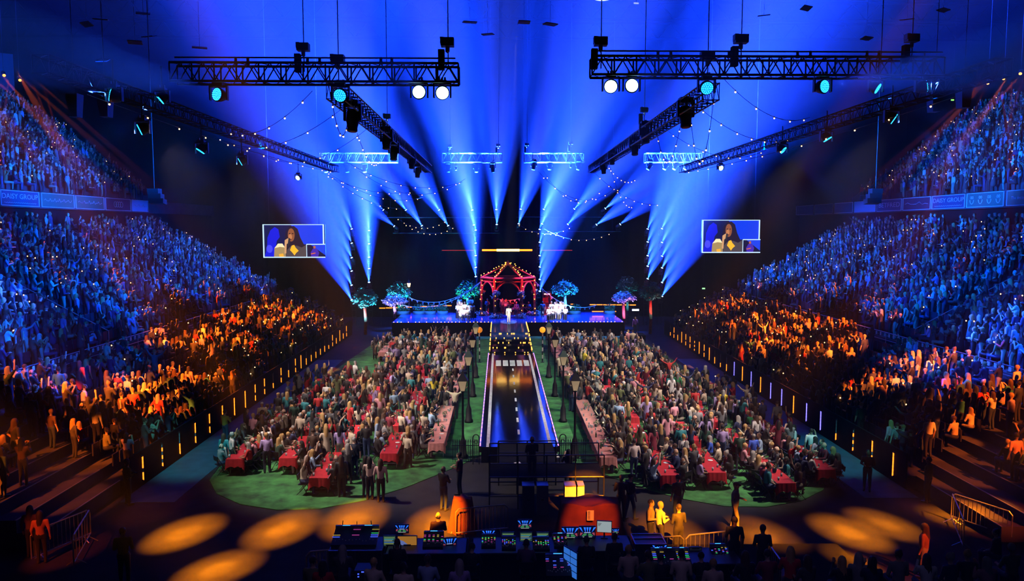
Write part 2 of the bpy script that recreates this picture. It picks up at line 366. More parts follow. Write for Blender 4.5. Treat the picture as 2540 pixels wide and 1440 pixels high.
# ------------------------------------------------------------------ people: one continuous surface each
# material slots: 0 skin, 1 top, 2 bottom, 3 hair, 4 shoe
def cap(a, b, ra, rb, t): return ('c', Vector(a), Vector(b), ra, rb, t)
def ell(c, r, t): return ('e', Vector(c), Vector(r), 0, 0, t)
def limb(P, a, b, c, r0, r1, r2, t1, t2): P += [cap(a, b, r0, r1, t1), cap(b, c, r1, r2, t2)]
def hand(P, w, d, sx, size=1.0):
    # palm, four curled fingers of unequal length, thumb from the side of the palm
    w = Vector(w); d = Vector(d).normalized(); s = d.cross(Vector((0, 0, 1)))
    if s.length < .2: s = d.cross(Vector((0, 1, 0)))
    s.normalize(); n_ = s.cross(d)
    P.append(cap(w, w + d * .075, .028, .034, 0))
    for k, L in enumerate((.062, .075, .07, .05)):
        b = w + d * .085 + s * (k - 1.5) * .021
        m_ = b + d * L * .6 - n_ * .008; P += [cap(b, m_, .0115, .0105, 0), cap(m_, m_ + d * L * .35 - n_ * .022, .0105, .009, 0)]
    th = w + d * .025 - s * sx * .03
    P.append(cap(th, th + d * .045 - s * sx * .03, .014, .010, 0))
def person(pose='stand', arms='down', hair='short', dress=False, sleeve='short', head_dz=0.0, seated=False):
    P = []; zt = 0.0; st = 1 if sleeve == 'long' else 0
    if seated:
        z = .50                                   # pelvis height on a folding chair
        P += [ell((0, 0, z + .06), (.175, .15, .13), 2)]
        for s in (-1, 1):
            limb(P, (s * .09, .02, z + .03), (s * .11, .43, z + .05), (s * .10, .40, .09), .088, .068, .048, 2, 2)
            P.append(cap((s * .10, .38, .045), (s * .11, .56, .035), .045, .036, 4))
        b = z - .93 + .10; lean = .03
    else:
        for s in (-1, 1):
            k = .03 * s if pose == 'step' else 0
            limb(P, (s * .085, 0, .90), (s * .095, .03 + k * 3, .49), (s * .10, -.01 + k * 5, .09), .092, .066, .046, 2, 2)
            P.append(cap((s * .10, -.03 + k * 5, .045), (s * .115, .15 + k * 5, .035), .045, .036, 4))
        P += [ell((0, 0, .93), (.17, .125, .13), 2)]
        if dress:
            P += [cap((0, 0, 1.0), (0, .01, .55), .15, .21, 1)]
        b = 0.0; lean = 0.0
    def q(x, y, z): return Vector((x, y + lean * (z - .9) * 2.2, z + b))
    P += [cap(q(0, 0, 1.02), q(0, 0, 1.26), .135, .145, 1), ell(q(0, .0, 1.28), (.185, .12, .17), 1), ell(q(0, -.005, 1.37), (.20, .085, .075), 1)]
    P += [cap(q(0, 0, 1.40), q(0, .01, 1.52), .056, .052, 0)]
    h = q(0, .02, 1.61 + head_dz)
    P += [ell(h, (.076, .096, .118), 0), ell(h + Vector((0, .085, -.02)), (.018, .03, .028), 0), ell(h + Vector((0, .045, -.075)), (.05, .05, .04), 0)]
    for s in (-1, 1): P += [ell(h + Vector((s * .078, 0, -.01)), (.014, .026, .034), 0)]
    if hair == 'short': P += [ell(h + Vector((0, -.022, .034)), (.086, .098, .098), 3)]
    elif hair == 'long': P += [ell(h + Vector((0, -.024, .03)), (.094, .10, .105), 3), cap(h + Vector((0, -.06, 0)), h + Vector((0, -.10, -.30)), .085, .075, 3), cap(h + Vector((.07, -.02, -.02)), h + Vector((.085, .0, -.24)), .04, .03, 3), cap(h + Vector((-.07, -.02, -.02)), h + Vector((-.085, .0, -.24)), .04, .03, 3)]
    elif hair == 'bun': P += [ell(h + Vector((0, -.022, .03)), (.088, .098, .10), 3), ell(h + Vector((0, -.07, .12)), (.045, .045, .045), 3)]
    elif hair == 'cap': P += [ell(h + Vector((0, -.01, .045)), (.092, .105, .085), 3), cap(h + Vector((0, .07, .055)), h + Vector((0, .15, .045)), .05, .035, 3)]
    elif hair == 'bald': P += [ell(h + Vector((0, -.05, -.02)), (.078, .06, .06), 3)]
    A = {'down': ((.245, -.02, 1.12), (.25, .05, .88)), 'hold': ((.24, .0, 1.12), (.13, .24, 1.13)), 'phone': ((.23, .12, 1.20), (.09, .30, 1.44)),
         'up': ((.30, .08, 1.60), (.25, .12, 1.86)), 'wide': ((.42, .06, 1.50), (.60, .10, 1.70)), 'clap': ((.25, .10, 1.14), (.06, .30, 1.22)),
         'table': ((.25, .10, 1.12), (.14, .32, 1.08)), 'mic': ((.23, .06, 1.13), (.05, .16, 1.45)), 'hip': ((.33, -.08, 1.16), (.20, .02, .98)), 'lap': ((.24, .05, 1.10), (.12, .24, .98)), 'cross': ((.23, .09, 1.13), (-.06, .19, 1.18)), 'chin': ((.22, .2, 1.08), (.07, .18, 1.42))}
    aa = arms if isinstance(arms, tuple) else (arms, arms)
    for s, a in zip((-1, 1), aa):
        e, w = A[a]
        sh = q(s * .185, 0, 1.38); e_ = q(s * e[0], e[1], e[2]); w_ = q(s * w[0], w[1], w[2])
        P += [cap(sh, e_, .062, .046, 1), cap(e_, w_, .045, .031, st)]
        hand(P, w_, (w_ - e_), s)
    return P
def surf(P, vx, pad=.06):
    # union of the shapes on a grid, then a surface-net mesh with a tag per face
    lo = np.array([1e9] * 3); hi = -lo
    for p in P:
        if p[0] == 'c':
            for c, r in ((p[1], p[3]), (p[2], p[4])): lo = np.minimum(lo, np.array(c) - r); hi = np.maximum(hi, np.array(c) + r)
        else: lo = np.minimum(lo, np.array(p[1]) - np.array(p[2])); hi = np.maximum(hi, np.array(p[1]) + np.array(p[2]))
    lo -= pad; hi += pad; lo[2] = min(lo[2], -pad)
    n = np.ceil((hi - lo) / vx).astype(int) + 1
    ax = [lo[i] + vx * np.arange(n[i]) for i in range(3)]
    D = np.full(n, .2, np.float32); T = np.zeros(n, np.int8); D2 = np.full(n, .2, np.float32)
    for p in P:
        if p[0] == 'c':
            a, b = np.array(p[1]), np.array(p[2]); ra, rb_ = p[3], p[4]
            bl = np.minimum(a - ra, b - rb_); bh = np.maximum(a + ra, b + rb_)
        else: bl = np.array(p[1]) - np.array(p[2]); bh = np.array(p[1]) + np.array(p[2])
        i0 = np.maximum(0, ((bl - .06 - lo) / vx).astype(int)); i1 = np.minimum(n, ((bh + .06 - lo) / vx).astype(int) + 2)
        sl = tuple(slice(i0[k], i1[k]) for k in range(3))
        X = ax[0][sl[0]][:, None, None]; Y = ax[1][sl[1]][None, :, None]; Z = ax[2][sl[2]][None, None, :]
        if p[0] == 'c':
            ba = b - a; L = max(1e-9, float(ba @ ba))
            t = np.clip(((X - a[0]) * ba[0] + (Y - a[1]) * ba[1] + (Z - a[2]) * ba[2]) / L, 0, 1)
            d = np.sqrt((X - a[0] - t * ba[0]) ** 2 + (Y - a[1] - t * ba[1]) ** 2 + (Z - a[2] - t * ba[2]) ** 2) - (ra + t * (rb_ - ra))
        else:
            c, r = np.array(p[1]), np.array(p[2])
            k0 = np.sqrt(((X - c[0]) / r[0]) ** 2 + ((Y - c[1]) / r[1]) ** 2 + ((Z - c[2]) / r[2]) ** 2)
            d = (k0 - 1) * r.min()
        d = d.astype(np.float32); dd = D[sl]
        lower = d < D2[sl]; T[sl] = np.where(lower, p[5], T[sl]); D2[sl] = np.where(lower, d, D2[sl])
        k = .022 if min(p[3] or 9, p[4] or 9) > .02 else .004
        hh = np.clip(.5 + .5 * (dd - d) / k, 0, 1); D[sl] = dd * (1 - hh) + d * hh - k * hh * (1 - hh)
    ins = D < 0
    # surface nets
    cn = np.array(n) - 1
    cs = [ins[i:cn[0] + i, j:cn[1] + j, k:cn[2] + k] for i in (0, 1) for j in (0, 1) for k in (0, 1)]
    tot = sum(c.astype(np.int8) for c in cs); act = (tot > 0) & (tot < 8)
    idx = -np.ones(cn, np.int64); A = np.argwhere(act); idx[act] = np.arange(len(A))
    acc = np.zeros((len(A), 3)); cnt = np.zeros(len(A))
    offs = [(i, j, k) for i in (0, 1) for j in (0, 1) for k in (0, 1)]
    for a in offs:
        for e in range(3):
            if a[e]: continue
            b = list(a); b[e] = 1
            da = D[A[:, 0] + a[0], A[:, 1] + a[1], A[:, 2] + a[2]]; db = D[A[:, 0] + b[0], A[:, 1] + b[1], A[:, 2] + b[2]]
            m = (da < 0) != (db < 0); t = np.where(m, da / np.where(m, da - db, 1), 0)
            p_ = np.array(a, float)[None, :] + np.eye(3)[e][None, :] * t[:, None]
            acc[m] += p_[m]; cnt[m] += 1
    V = lo + (A + acc / cnt[:, None]) * vx
    tv = T[A[:, 0], A[:, 1], A[:, 2]]
    Fq = []
    for e in range(3):
        u, v = [(1, 2), (2, 0), (0, 1)][e]
        sl0 = [slice(1, cn[k]) for k in range(3)]; sl0[e] = slice(0, cn[e])
        a = ins[tuple(sl0)]; s1 = list(sl0); s1[e] = slice(1, cn[e] + 1); b = ins[tuple(s1)]
        ch = np.argwhere(a != b)
        base = ch.copy()
        for k in range(3):
            if k != e: base[:, k] += 1
        def cell(du, dv):
            c = base.copy(); c[:, u] -= du; c[:, v] -= dv; return idx[c[:, 0], c[:, 1], c[:, 2]]
        q = np.stack([cell(0, 0), cell(1, 0), cell(1, 1), cell(0, 1)], 1)
        fl = a[tuple(ch.T)]; q[~fl] = q[~fl][:, ::-1]; Fq.append(q)
    Fq = np.concatenate(Fq); Fq = Fq[(Fq >= 0).all(1)]
    return V, Fq, tv
def tagtree(P, pts):
    best = np.full(len(pts), 1e9); tg = np.zeros(len(pts), int)
    for p in P:
        if p[0] == 'c':
            a, b = np.array(p[1]), np.array(p[2]); ba = b - a; t = np.clip(((pts - a) @ ba) / max(1e-9, ba @ ba), 0, 1)
            d = np.linalg.norm(pts - a - t[:, None] * ba, axis=1) - (p[3] + t * (p[4] - p[3]))
        else:
            c, r = np.array(p[1]), np.array(p[2]); d = (np.linalg.norm((pts - c) / r, axis=1) - 1) * r.min()
        m = d < best; best[m] = d[m]; tg[m] = p[5]
    return tg
def body(P, name, vx, tris):
    V, Q, tv = surf(P, vx)
    me = bpy.data.meshes.new(name); me.from_pydata(V.tolist(), [], Q.tolist()); me.update()
    o = bpy.data.objects.new(name, me); COL.objects.link(o)
    d = o.modifiers.new('d', 'DECIMATE'); d.ratio = min(1, tris / (2.0 * len(Q))); d.use_collapse_triangulate = True
    me2 = bpy.data.meshes.new_from_object(o.evaluated_get(bpy.context.evaluated_depsgraph_get()))
    bpy.data.objects.remove(o, do_unlink=True); bpy.data.meshes.remove(me)
    c = np.zeros(len(me2.polygons) * 3); me2.polygons.foreach_get('center', c)
    tg = tagtree(P, c.reshape(-1, 3))
    me2.name = name
    return me2, tg
# clothing colours by object colour; hair by its alpha; trousers and skin by the object's own random number
def info_mat(name, which):
    m = bpy.data.materials.new(name); m.use_nodes = True; nt = m.node_tree; b = nt.nodes['Principled BSDF']
    b.inputs['Roughness'].default_value = .75
    oi = nt.nodes.new('ShaderNodeObjectInfo')
    if which == 'top': nt.links.new(oi.outputs['Color'], b.inputs['Base Color']); return m
    r = nt.nodes.new('ShaderNodeValToRGB'); r.color_ramp.interpolation = 'CONSTANT'
    cols = {'hair': [(.012, .008, .006), (.05, .022, .01), (.42, .25, .09), (.30, .28, .26)],
            'skin': [(.55, .32, .22), (.62, .40, .30), (.30, .15, .08), (.50, .30, .2)],
            'bottom': [(.02, .022, .04), (.03, .05, .12), (.012, .012, .014), (.30, .26, .20)]}[which]
    el = r.color_ramp.elements
    while len(el) < len(cols): el.new(.5)
    for i, c in enumerate(cols): el[i].position = i / len(cols); el[i].color = c + (1,)
    nt.links.new(oi.outputs['Alpha' if which == 'hair' else 'Random'], r.inputs['Fac'])
    nt.links.new(r.outputs['Color'], b.inputs['Base Color']); return m
PM = [info_mat('skin', 'skin'), info_mat('garment', 'top'), info_mat('trousers', 'bottom'), info_mat('hair', 'hair'), mat('shoe_leather', (.03, .03, .03), .5)]
HAIRS = [('dark', .1), ('brown', .35), ('blond', .6), ('grey', .85)]
TOPS = [('white', (.72, .70, .68)), ('black', (.012, .012, .014)), ('navy', (.02, .03, .09)), ('sky-blue', (.30, .42, .62)), ('grey', (.22, .22, .23)), ('cream', (.62, .52, .38)),
        ('pink', (.65, .28, .34)), ('burgundy', (.20, .02, .04)), ('olive', (.14, .15, .06)), ('red', (.55, .03, .03)), ('lilac', (.38, .28, .55)), ('charcoal', (.05, .05, .055)), ('beige', (.48, .38, .28)), ('teal', (.03, .22, .25))]
DARKS = [('black', (.012, .012, .014)), ('navy', (.02, .03, .09)), ('charcoal', (.05, .05, .055)), ('brown', (.07, .035, .02)), ('black', (.015, .012, .012)), ('bottle-green', (.02, .06, .04))]
BRIGHT = [('yellow', (.75, .55, .04)), ('royal-blue', (.04, .10, .55)), ('orange', (.75, .25, .03)), ('green', (.05, .35, .12))]
VAR = {}; LOD = {}
SPEC = {'stand_down': dict(arms='down', hair='short', sleeve='short'), 'stand_long': dict(arms='down', hair='long', sleeve='long'), 'stand_hold': dict(arms='hold', hair='short', sleeve='long'),
        'stand_dress': dict(arms=('hip', 'down'), hair='long', dress=True), 'stand_phone': dict(arms='phone', hair='long', sleeve='short'), 'stand_clap': dict(arms='clap', hair='bun', sleeve='long'),
        'stand_up': dict(arms=('down', 'up'), hair='long', sleeve='short'), 'stand_wide': dict(arms='wide', hair='short', sleeve='long'), 'stand_cap': dict(arms=('hold', 'down'), hair='cap', pose='step'),
        'stand_mic': dict(arms=('mic', 'down'), hair='long', sleeve='long'), 'stand_bald': dict(arms='cross', hair='bald', sleeve='long'),
        'sit_table': dict(arms='table', hair='short', sleeve='long', seated=True), 'sit_long': dict(arms='table', hair='long', sleeve='short', seated=True), 'sit_lap': dict(arms='lap', hair='bun', seated=True),
        'sit_phone': dict(arms=('phone', 'table'), hair='long', sleeve='long', seated=True), 'sit_bald': dict(arms=('table', 'chin'), hair='bald', sleeve='long', seated=True), 'sit_clap': dict(arms='clap', hair='short', seated=True), 'sit_up': dict(arms=('lap', 'up'), hair='long', seated=True)}
POSE_WORDS = {'stand_down': 'standing', 'stand_long': 'standing', 'stand_hold': 'standing', 'stand_dress': 'standing', 'stand_phone': 'filming', 'stand_clap': 'clapping', 'stand_up': 'waving', 'stand_wide': 'open-armed', 'stand_cap': 'cap-wearing',
              'sit_table': 'seated', 'sit_long': 'seated', 'sit_lap': 'seated', 'sit_phone': 'filming', 'sit_bald': 'seated', 'sit_clap': 'clapping', 'sit_up': 'waving'}
for k_, sp in SPEC.items():
    P_ = person(**sp)
    me_, tg_ = body(P_, k_, .0165, 1300)
    for m_ in PM: me_.materials.append(m_)
    me_.polygons.foreach_set('material_index', tg_.astype(np.int32)); me_.polygons.foreach_set('use_smooth', [True] * len(me_.polygons))
    VAR[k_] = me_
    if k_ in ('stand_mic', 'stand_bald'): continue
    for lod_, vx_, nt_ in ((0, .022, 460), (1, .035, 150)):
        ml, tl = body([p for p in P_ if not (min(p[3] or 9, p[4] or 9) < .013)], k_ + '_far', vx_, nt_)
        vv = np.zeros(len(ml.vertices) * 3); ml.vertices.foreach_get('co', vv)
        ff = np.zeros(len(ml.polygons) * 3, np.int64); ml.polygons.foreach_get('vertices', ff)
        LOD.setdefault(k_, []).append((vv.reshape(-1, 3), ff.reshape(-1, 3), tl)); bpy.data.meshes.remove(ml)
SIT = [k for k in LOD if k.startswith('sit')]; STAND = [k for k in LOD if k.startswith('stand')] * 3; STAND = [k for i, k in enumerate(STAND) if k not in ('stand_wide', 'stand_up') or i < 9]
def put_person(var, loc, rz, top, hair, label, group=None, sc=1.0, name='person'):
    o = inst(name, VAR[var], None, loc, (0, 0, rz)); o.scale = (sc, sc, sc)
    o.color = tuple(top) + (hair,)
    return tag(o, label, 'person', group)
crowd_mat = bpy.data.materials.new('crowd_clothes'); crowd_mat.use_nodes = True
an = crowd_mat.node_tree.nodes.new('ShaderNodeAttribute'); an.attribute_name = 'tint'
crowd_mat.node_tree.links.new(an.outputs['Color'], crowd_mat.node_tree.nodes['Principled BSDF'].inputs['Base Color'])
crowd_mat.node_tree.nodes['Principled BSDF'].inputs['Roughness'].default_value = .75
torch_me = MB().ball((0, 0, 0), .035, 6, 4)
HAIRC = [(.012, .008, .006), (.05, .022, .01), (.42, .25, .09), (.30, .28, .26)]
SKINC = [(.55, .32, .22), (.62, .40, .30), (.30, .15, .08), (.50, .30, .2)]
BOTC = [(.02, .022, .04), (.03, .05, .12), (.012, .012, .014), (.30, .26, .20)]
def crowd(name, people, label, torch=0.0, rg=None):
    # people: (variant, x, y, z, rz, scale, top, hair index) joined into one mass
    Vs, Fs, Cs, Ms = [], [], [], []; off = 0
    tv = np.array(torch_me.v); tf = []
    for f in torch_me.f:
        for i in range(1, len(f) - 1): tf.append((f[0], f[i], f[i + 1]))
    tf = np.array(tf)
    for (k, x, y, z, rz, sc, top, hi) in people:
        v, f, t = LOD[k][0 if y < 46 else 1]; c, s = math.cos(rz) * sc, math.sin(rz) * sc
        w = np.empty_like(v); w[:, 0] = v[:, 0] * c - v[:, 1] * s + x; w[:, 1] = v[:, 0] * s + v[:, 1] * c + y; w[:, 2] = v[:, 2] * sc + z
        pal = np.array([SKINC[rg.randrange(4)], top, BOTC[rg.randrange(4)], HAIRC[hi], (.03, .03, .03)])
        Vs.append(w); Fs.append(f + off); off += len(v); Cs.append(pal[t]); Ms.append(np.zeros(len(f), np.int32))
        if rg.random() < torch:
            hz_ = 1.25 if k.startswith('stand') else .95
            q_ = tv + np.array([x - .25 * math.sin(rz) , y + .25 * math.cos(rz), z + hz_ + rg.random() * .3])
            Vs.append(q_); Fs.append(tf + off); off += len(tv); Cs.append(np.ones((len(tf), 3))); Ms.append(np.ones(len(tf), np.int32))
    V = np.concatenate(Vs); Fa = np.concatenate(Fs); Cc = np.concatenate(Cs); Mm = np.concatenate(Ms)
    me = bpy.data.meshes.new(name)
    me.vertices.add(len(V)); me.vertices.foreach_set('co', V.ravel().astype(np.float32))
    me.loops.add(len(Fa) * 3); me.loops.foreach_set('vertex_index', Fa.ravel().astype(np.int32))
    me.polygons.add(len(Fa)); me.polygons.foreach_set('loop_start', np.arange(0, len(Fa) * 3, 3, dtype=np.int32))
    me.materials.append(crowd_mat); me.materials.append(M['bulb'])
    me.polygons.foreach_set('material_index', Mm)
    at_ = me.attributes.new('tint', 'FLOAT_COLOR', 'FACE')
    at_.data.foreach_set('color', np.concatenate([Cc, np.ones((len(Cc), 1))], 1).ravel().astype(np.float32))
    me.update(calc_edges=True); me.validate()
    o = inst(name, me); return stuff(o, label, 'crowd')

# lettering as thin mesh
def text_mesh(s, size):
    c = bpy.data.curves.new('lettering', 'FONT'); c.body = s; c.size = size; c.align_x = 'CENTER'; c.align_y = 'CENTER'; c.extrude = .004; c.resolution_u = 3
    o = bpy.data.objects.new('lettering', c); COL.objects.link(o)
    me = bpy.data.meshes.new_from_object(o.evaluated_get(bpy.context.evaluated_depsgraph_get())); bpy.data.objects.remove(o, do_unlink=True); bpy.data.curves.remove(c); return me
WORDS = {(w, z): text_mesh(w, z) for (w, z) in (('DAISY GROUP', .5), ('BETFRED', .6), ('The destination', .3), ('E', .8), ('NG', .8))}
# ------------------------------------------------------------------ lighting rig
def truss(name, label, p0, p1, size, bay, matn, fine, group=None, rail=False):
    p0, p1 = Vector(p0), Vector(p1); L = (p1 - p0).length; ang = math.atan2(p1.y - p0.y, p1.x - p0.x)
    t = thing(name, label, 'truss', p0, ang, group); h = size / 2; r = .046 if size < .7 and fine else .032
    for (y, z) in ((-h, -h), (-h, h), (h, -h), (h, h)):
        MB().tube((0, y, z), (L, y, z), r, 8).build('chord', matn, t, True)
    nb = max(2, round(L / bay)); b = L / nb
    if rail: MB().tube((.2, -h, h + .17), (L - .1, -h, h + .17), .028, 8).build('top_rail', matn, t, True)
    if fine:
        up = MB().tube((0, 0, -h), (0, 0, h), .03, 6).mesh('upright', matn); dg = MB().tube((0, 0, -h), (b / 2, 0, h), .023, 6).mesh('brace', matn)
        d2 = MB().tube((0, 0, h), (b / 2, 0, -h), .023, 6).mesh('brace', matn)
        for i in range(nb + 1):
            for y in (-h, h): inst('upright', up, t, (i * b, y, 0))
        for i in range(nb):
            for y in (-h, h): inst('brace', dg, t, (i * b, y, 0)); inst('brace', d2, t, (i * b + b / 2, y, 0))
        for z in (-h, h):
            m = MB()
            for i in range(nb): m.tube((i * b, -h, z), (i * b + b / 2, h, z), .014, 5).tube((i * b + b / 2, h, z), (i * b + b, -h, z), .014, 5)
            m.build('cross_lacing', matn, t)
    else:
        for (nm, fn) in (('side_lacing', lambda x, s: (x, -h, s)), ('side_lacing', lambda x, s: (x, h, s)), ('cross_lacing', lambda x, s: (x, s, h)), ('cross_lacing', lambda x, s: (x, s, -h))):
            m = MB()
            for i in range(nb): m.tube(fn(i * b, -h), fn(i * b + b / 2, h), .015, 4).tube(fn(i * b + b / 2, h), fn(i * b + b, -h), .015, 4).tube(fn(i * b, -h), fn(i * b, h), .015, 4)
            m.build(nm, 'darkmetal', t)
    return t
zf = 16.45
TL = truss('lighting_truss', 'long black box truss with four blue wash lights hung beneath, left of centre', at(430, 182, 27), at(1138, 182, 27), .64, .8, 'darkmetal', True, rail=True)
TR = truss('lighting_truss', 'long black box truss with white glowing lamps at its inner end, right of centre', at(1466, 166, 27), at(2330, 166, 27), .64, .8, 'darkmetal', True, rail=True)
for sx in (-1, 1):
    truss('lighting_truss', 'inner truss running back to the stage under the %s black truss' % SIDE[sx], (sx * 6.9, 27.6, 15.75), (sx * 7.0, 64, 16.0), .6, .8, 'alu' , False)
    truss('lighting_truss', 'outer truss with orange-bulb garland running along the %s stand' % SIDE[sx], (sx * 15.3, 24, 15.9), (sx * 15.3, 66, 15.9), .55, .9, 'darkmetal', False)
for (xa, xb, lb) in ((796, 985, 'bright rear truss behind the tangle of string bulbs on the left'), (1096, 1245, 'bright rear truss with three moving heads left of the centre gap'),
                     (1300, 1449, 'bright rear truss with four hanging heads right of the centre gap'), (1600, 1738, 'bright rear truss on the far right with tilted moving heads')):
    truss('lighting_truss', lb, at(xa, 391, 79), at(xb, 391, 79), .95, .85, 'alu', True)
# chain hoists: motor body, bag, hook, chain up to the roof
def hoist(px, py, Y, lb, s=1.0, bag=True):
    p = at(px, py, Y); t = thing('chain_hoist', lb, 'hoist', p)
    MB().box((0, 0, .0), (.42 * s, .3 * s, .26 * s)).box((-.17 * s, 0, .05), (.12 * s, .26 * s, .2 * s)).build('motor', 'lampblack', t)
    MB().lathe([(.01, -.34 * s), (.07 * s, -.3 * s), (.07 * s, -.13 * s)], 8).build('hook_block', 'steel', t)
    if bag: MB().box((-.2 * s, 0, -.55 * s), (.2 * s, .24 * s, .62 * s)).build('chain_bag', 'black', t)
    MB().tube((.02, 0, -.3 * s), (.02, 0, -.85 * s), .02, 5).build('steel_wire', 'cable', t)
    MB().tube((.02, 0, .1), (.02, 0, 35.46 - p.z), .012 * (1 + Y / 60), 4).build('chain', 'cable', t)
hoist(752, 117, 26.8, 'chain hoist with hanging bag over the middle of the left black truss')
hoist(838, 147, 27.2, 'low flat chain hoist where the left trusses cross', 1.1, False)
hoist(1110, 105, 26.8, 'tall chain hoist at the inner end of the left black truss', 1.1)
hoist(1490, 103, 26.8, 'rounded chain hoist at the inner end of the right black truss', 1.1)
hoist(1838, 97, 26.8, 'chain hoist with long bag over the middle of the right black truss', 1.1)
hoist(1755, 140, 27.2, 'low flat chain hoist where the right trusses cross', 1.1, False)
hoist(2262, 95, 26.8, 'dim chain hoist near the dark outer end of the right black truss')
hoist(960, 288, 45, 'chain hoist above the left inner truss run', 1.0)
hoist(1598, 272, 45, 'chain hoist above the right inner truss run', 1.0)
for px, py, w in ((1116, 362, 'left end of the rear truss left of the centre gap'), (1236, 360, 'inner end of the rear truss left of the centre gap'), (1307, 358, 'inner end of the rear truss right of the centre gap'), (1416, 355, 'outer part of the rear truss right of the centre gap')):
    hoist(px, py, 79, 'small chain hoist on the ' + w, 1.0)
# small clamp feet standing on the black trusses
fm = MB().lathe([(.07, 0), (.07, .1), (.05, .12), (.05, .24), (.02, .26)], 8).mesh('truss_knob', 'lampblack')
for i, px in enumerate((585, 615, 763, 793, 945, 972)):
    tag(inst('truss_clamp', fm, None, at(px, 160, 26.7) + Vector((0, 0, .0))), '%s clamp knob from the stand side on top of the left black truss' % ORD[i + 1], 'clamp', 'clamp knobs on the left black truss')
for i, px in enumerate((1632, 1664, 1808, 1978, 2010, 2150, 2180)):
    tag(inst('truss_clamp', fm, None, at(px, 144, 26.7)), '%s clamp knob from the centre on top of the right black truss' % ORD[i + 1], 'clamp', 'clamp knobs on the right black truss')

# LED wash lights: base, yoke, drum, face with a ring of emitters
wb = MB().box((0, 0, .34), (.34, .3, .14)).box((-.1, 0, .46), (.06, .08, .14)).box((.1, 0, .46), (.06, .08, .14)).mesh('base', 'lampblack')
wy = MB().box((-.3, 0, .06), (.05, .16, .5)).box((.3, 0, .06), (.05, .16, .5)).box((0, 0, .29), (.62, .18, .05)).mesh('yoke', 'lampblack')
wd = MB().lathe([(.02, .26), (.16, .25), (.22, .12), (.245, 0), (.26, -.06), (.25, -.09)], 20).mesh('drum', 'lampblack', True)
wf = MB().lathe([(.222, -.085), (.222, -.1)], 20).mesh('face', 'ledface')
we = MB()
for rr, nn in ((0, 1), (.07, 6), (.135, 12), (.195, 18)):
    for i in range(nn): we.ball((rr * math.cos(2 * PI * i / nn), rr * math.sin(2 * PI * i / nn), -.103), .027, 6, 3)
wem = we.mesh('emitter', 'leddot'); wem_hot = wem.copy(); wem_hot.materials[0] = emi('led_emitter_white', (.55, 1, 1), 9)
wf_hot = wf.copy(); wf_hot.materials[0] = emi('led_face_white', (.35, .85, 1), 6)
def wash(px, py, Y, d, lb, power=60000, ang=24, hot=False, s=1.0, col=(.02, .09, 1)):
    p = at(px, py, Y); t = thing('wash_light', lb, 'stage light', p); t.scale = (s, s, s); d = Vector(d).normalized()
    inst('base', wb, t); inst('yoke', wy, t); MB().tube((0, 0, .4), (0, 0, .52 if abs(Y - 27) < .1 else 1.3), .03, 6).build('hanger', 'lampblack', t)
    q = d.to_track_quat('-Z', 'Y').to_euler()
    h = inst('drum', wd, t, (0, 0, 0), q); inst('face', wf_hot if hot else wf, h); e = inst('emitter_ring', wem_hot if hot else wem, h); e['kind'] = 'stuff'
    spot('wash_beam', p + d * .25 * s, d, ang, power, col, .5, .18)
def cam_dir(px, py, Y, dx, dy, toward):          # direction drawn on the picture (dx right, dy up) plus a part toward the viewer
    v = (CAMP - at(px, py, Y)).normalized(); return Vector((dx, 0, dy)) + v * toward
WL = [(543, 235, 27, -1, .25, 1.2, 'blue wash light under the outer part of the left black truss', 0, 70000),
      (845, 235, 27, -.55, -.45, 1.6, 'cyan wash light at the crossing of the left trusses', 0, 2500),
      (1040, 229, 27, -.35, .35, 2.2, 'glaring white wash light, second from the inner end of the left black truss', 1, 2500),
      (1097, 229, 27, .15, -.5, 2.2, 'glaring white wash light at the inner end of the left black truss', 1, 2500),
      (1515, 213, 27, .05, -.5, 2.2, 'glaring white wash light at the inner end of the right black truss', 1, 2500),
      (1566, 213, 27, .5, .3, 2.2, 'white wash light, second from the inner end of the right black truss', 1, 2500),
      (1752, 217, 27, .5, -.4, 1.6, 'cyan wash light at the crossing of the right trusses', 0, 2500),
      (2040, 215, 27, 1, .15, 1.2, 'blue wash light under the outer part of the right black truss', 0, 70000),
      (2172, 217, 31.8, 1, -.45, .6, 'tilted wash light beyond the dim end of the right black truss', 0, 14000),
      (2290, 215, 28.3, 1, .2, .35, 'outermost wash light beside the right outer truss', 0, 40000),
      (282, 238, 27.6, -1, .25, .35, 'outermost wash light beside the left outer truss', 0, 40000),
      (402, 243, 31.6, -1, -.7, .4, 'wash light beaming down to the stand from the left outer truss', 0, 14000),
      (353, 319, 29.8, -1, -.35, .4, 'low wash light beaming at the left upper tier', 0, 40000),
      (500, 370, 35.7, -.75, -1, .3, 'wash light beaming steeply down from the left outer truss', 0, 6000),
      (600, 399, 41.3, -1, -.5, .3, 'small far wash light at the stage end of the left outer truss', 0, 25000),
      (740, 440, 70, -.6, -.4, .8, 'tiny bright wash light left of the rear trusses', 1, 3000),
      (2212, 292, 30.5, 1, -.5, .4, 'wash light beaming at the right upper tier', 0, 40000),
      (2050, 341, 36.6, .7, -1, .3, 'wash light beaming steeply down from the right outer truss', 0, 6000),
      (1940, 370, 42.4, .8, -.6, .5, 'small far wash light at the stage end of the right outer truss', 0, 25000),
      (1787, 416, 66, .6, -.3, .8, 'tiny bright wash light right of the rear trusses', 1, 3000)]
for (px, py, Y, dx, dy, tw, lb, hot, pw) in WL: wash(px, py, Y, cam_dir(px, py, Y, dx, dy, tw), lb, pw * KW, 22, bool(hot))

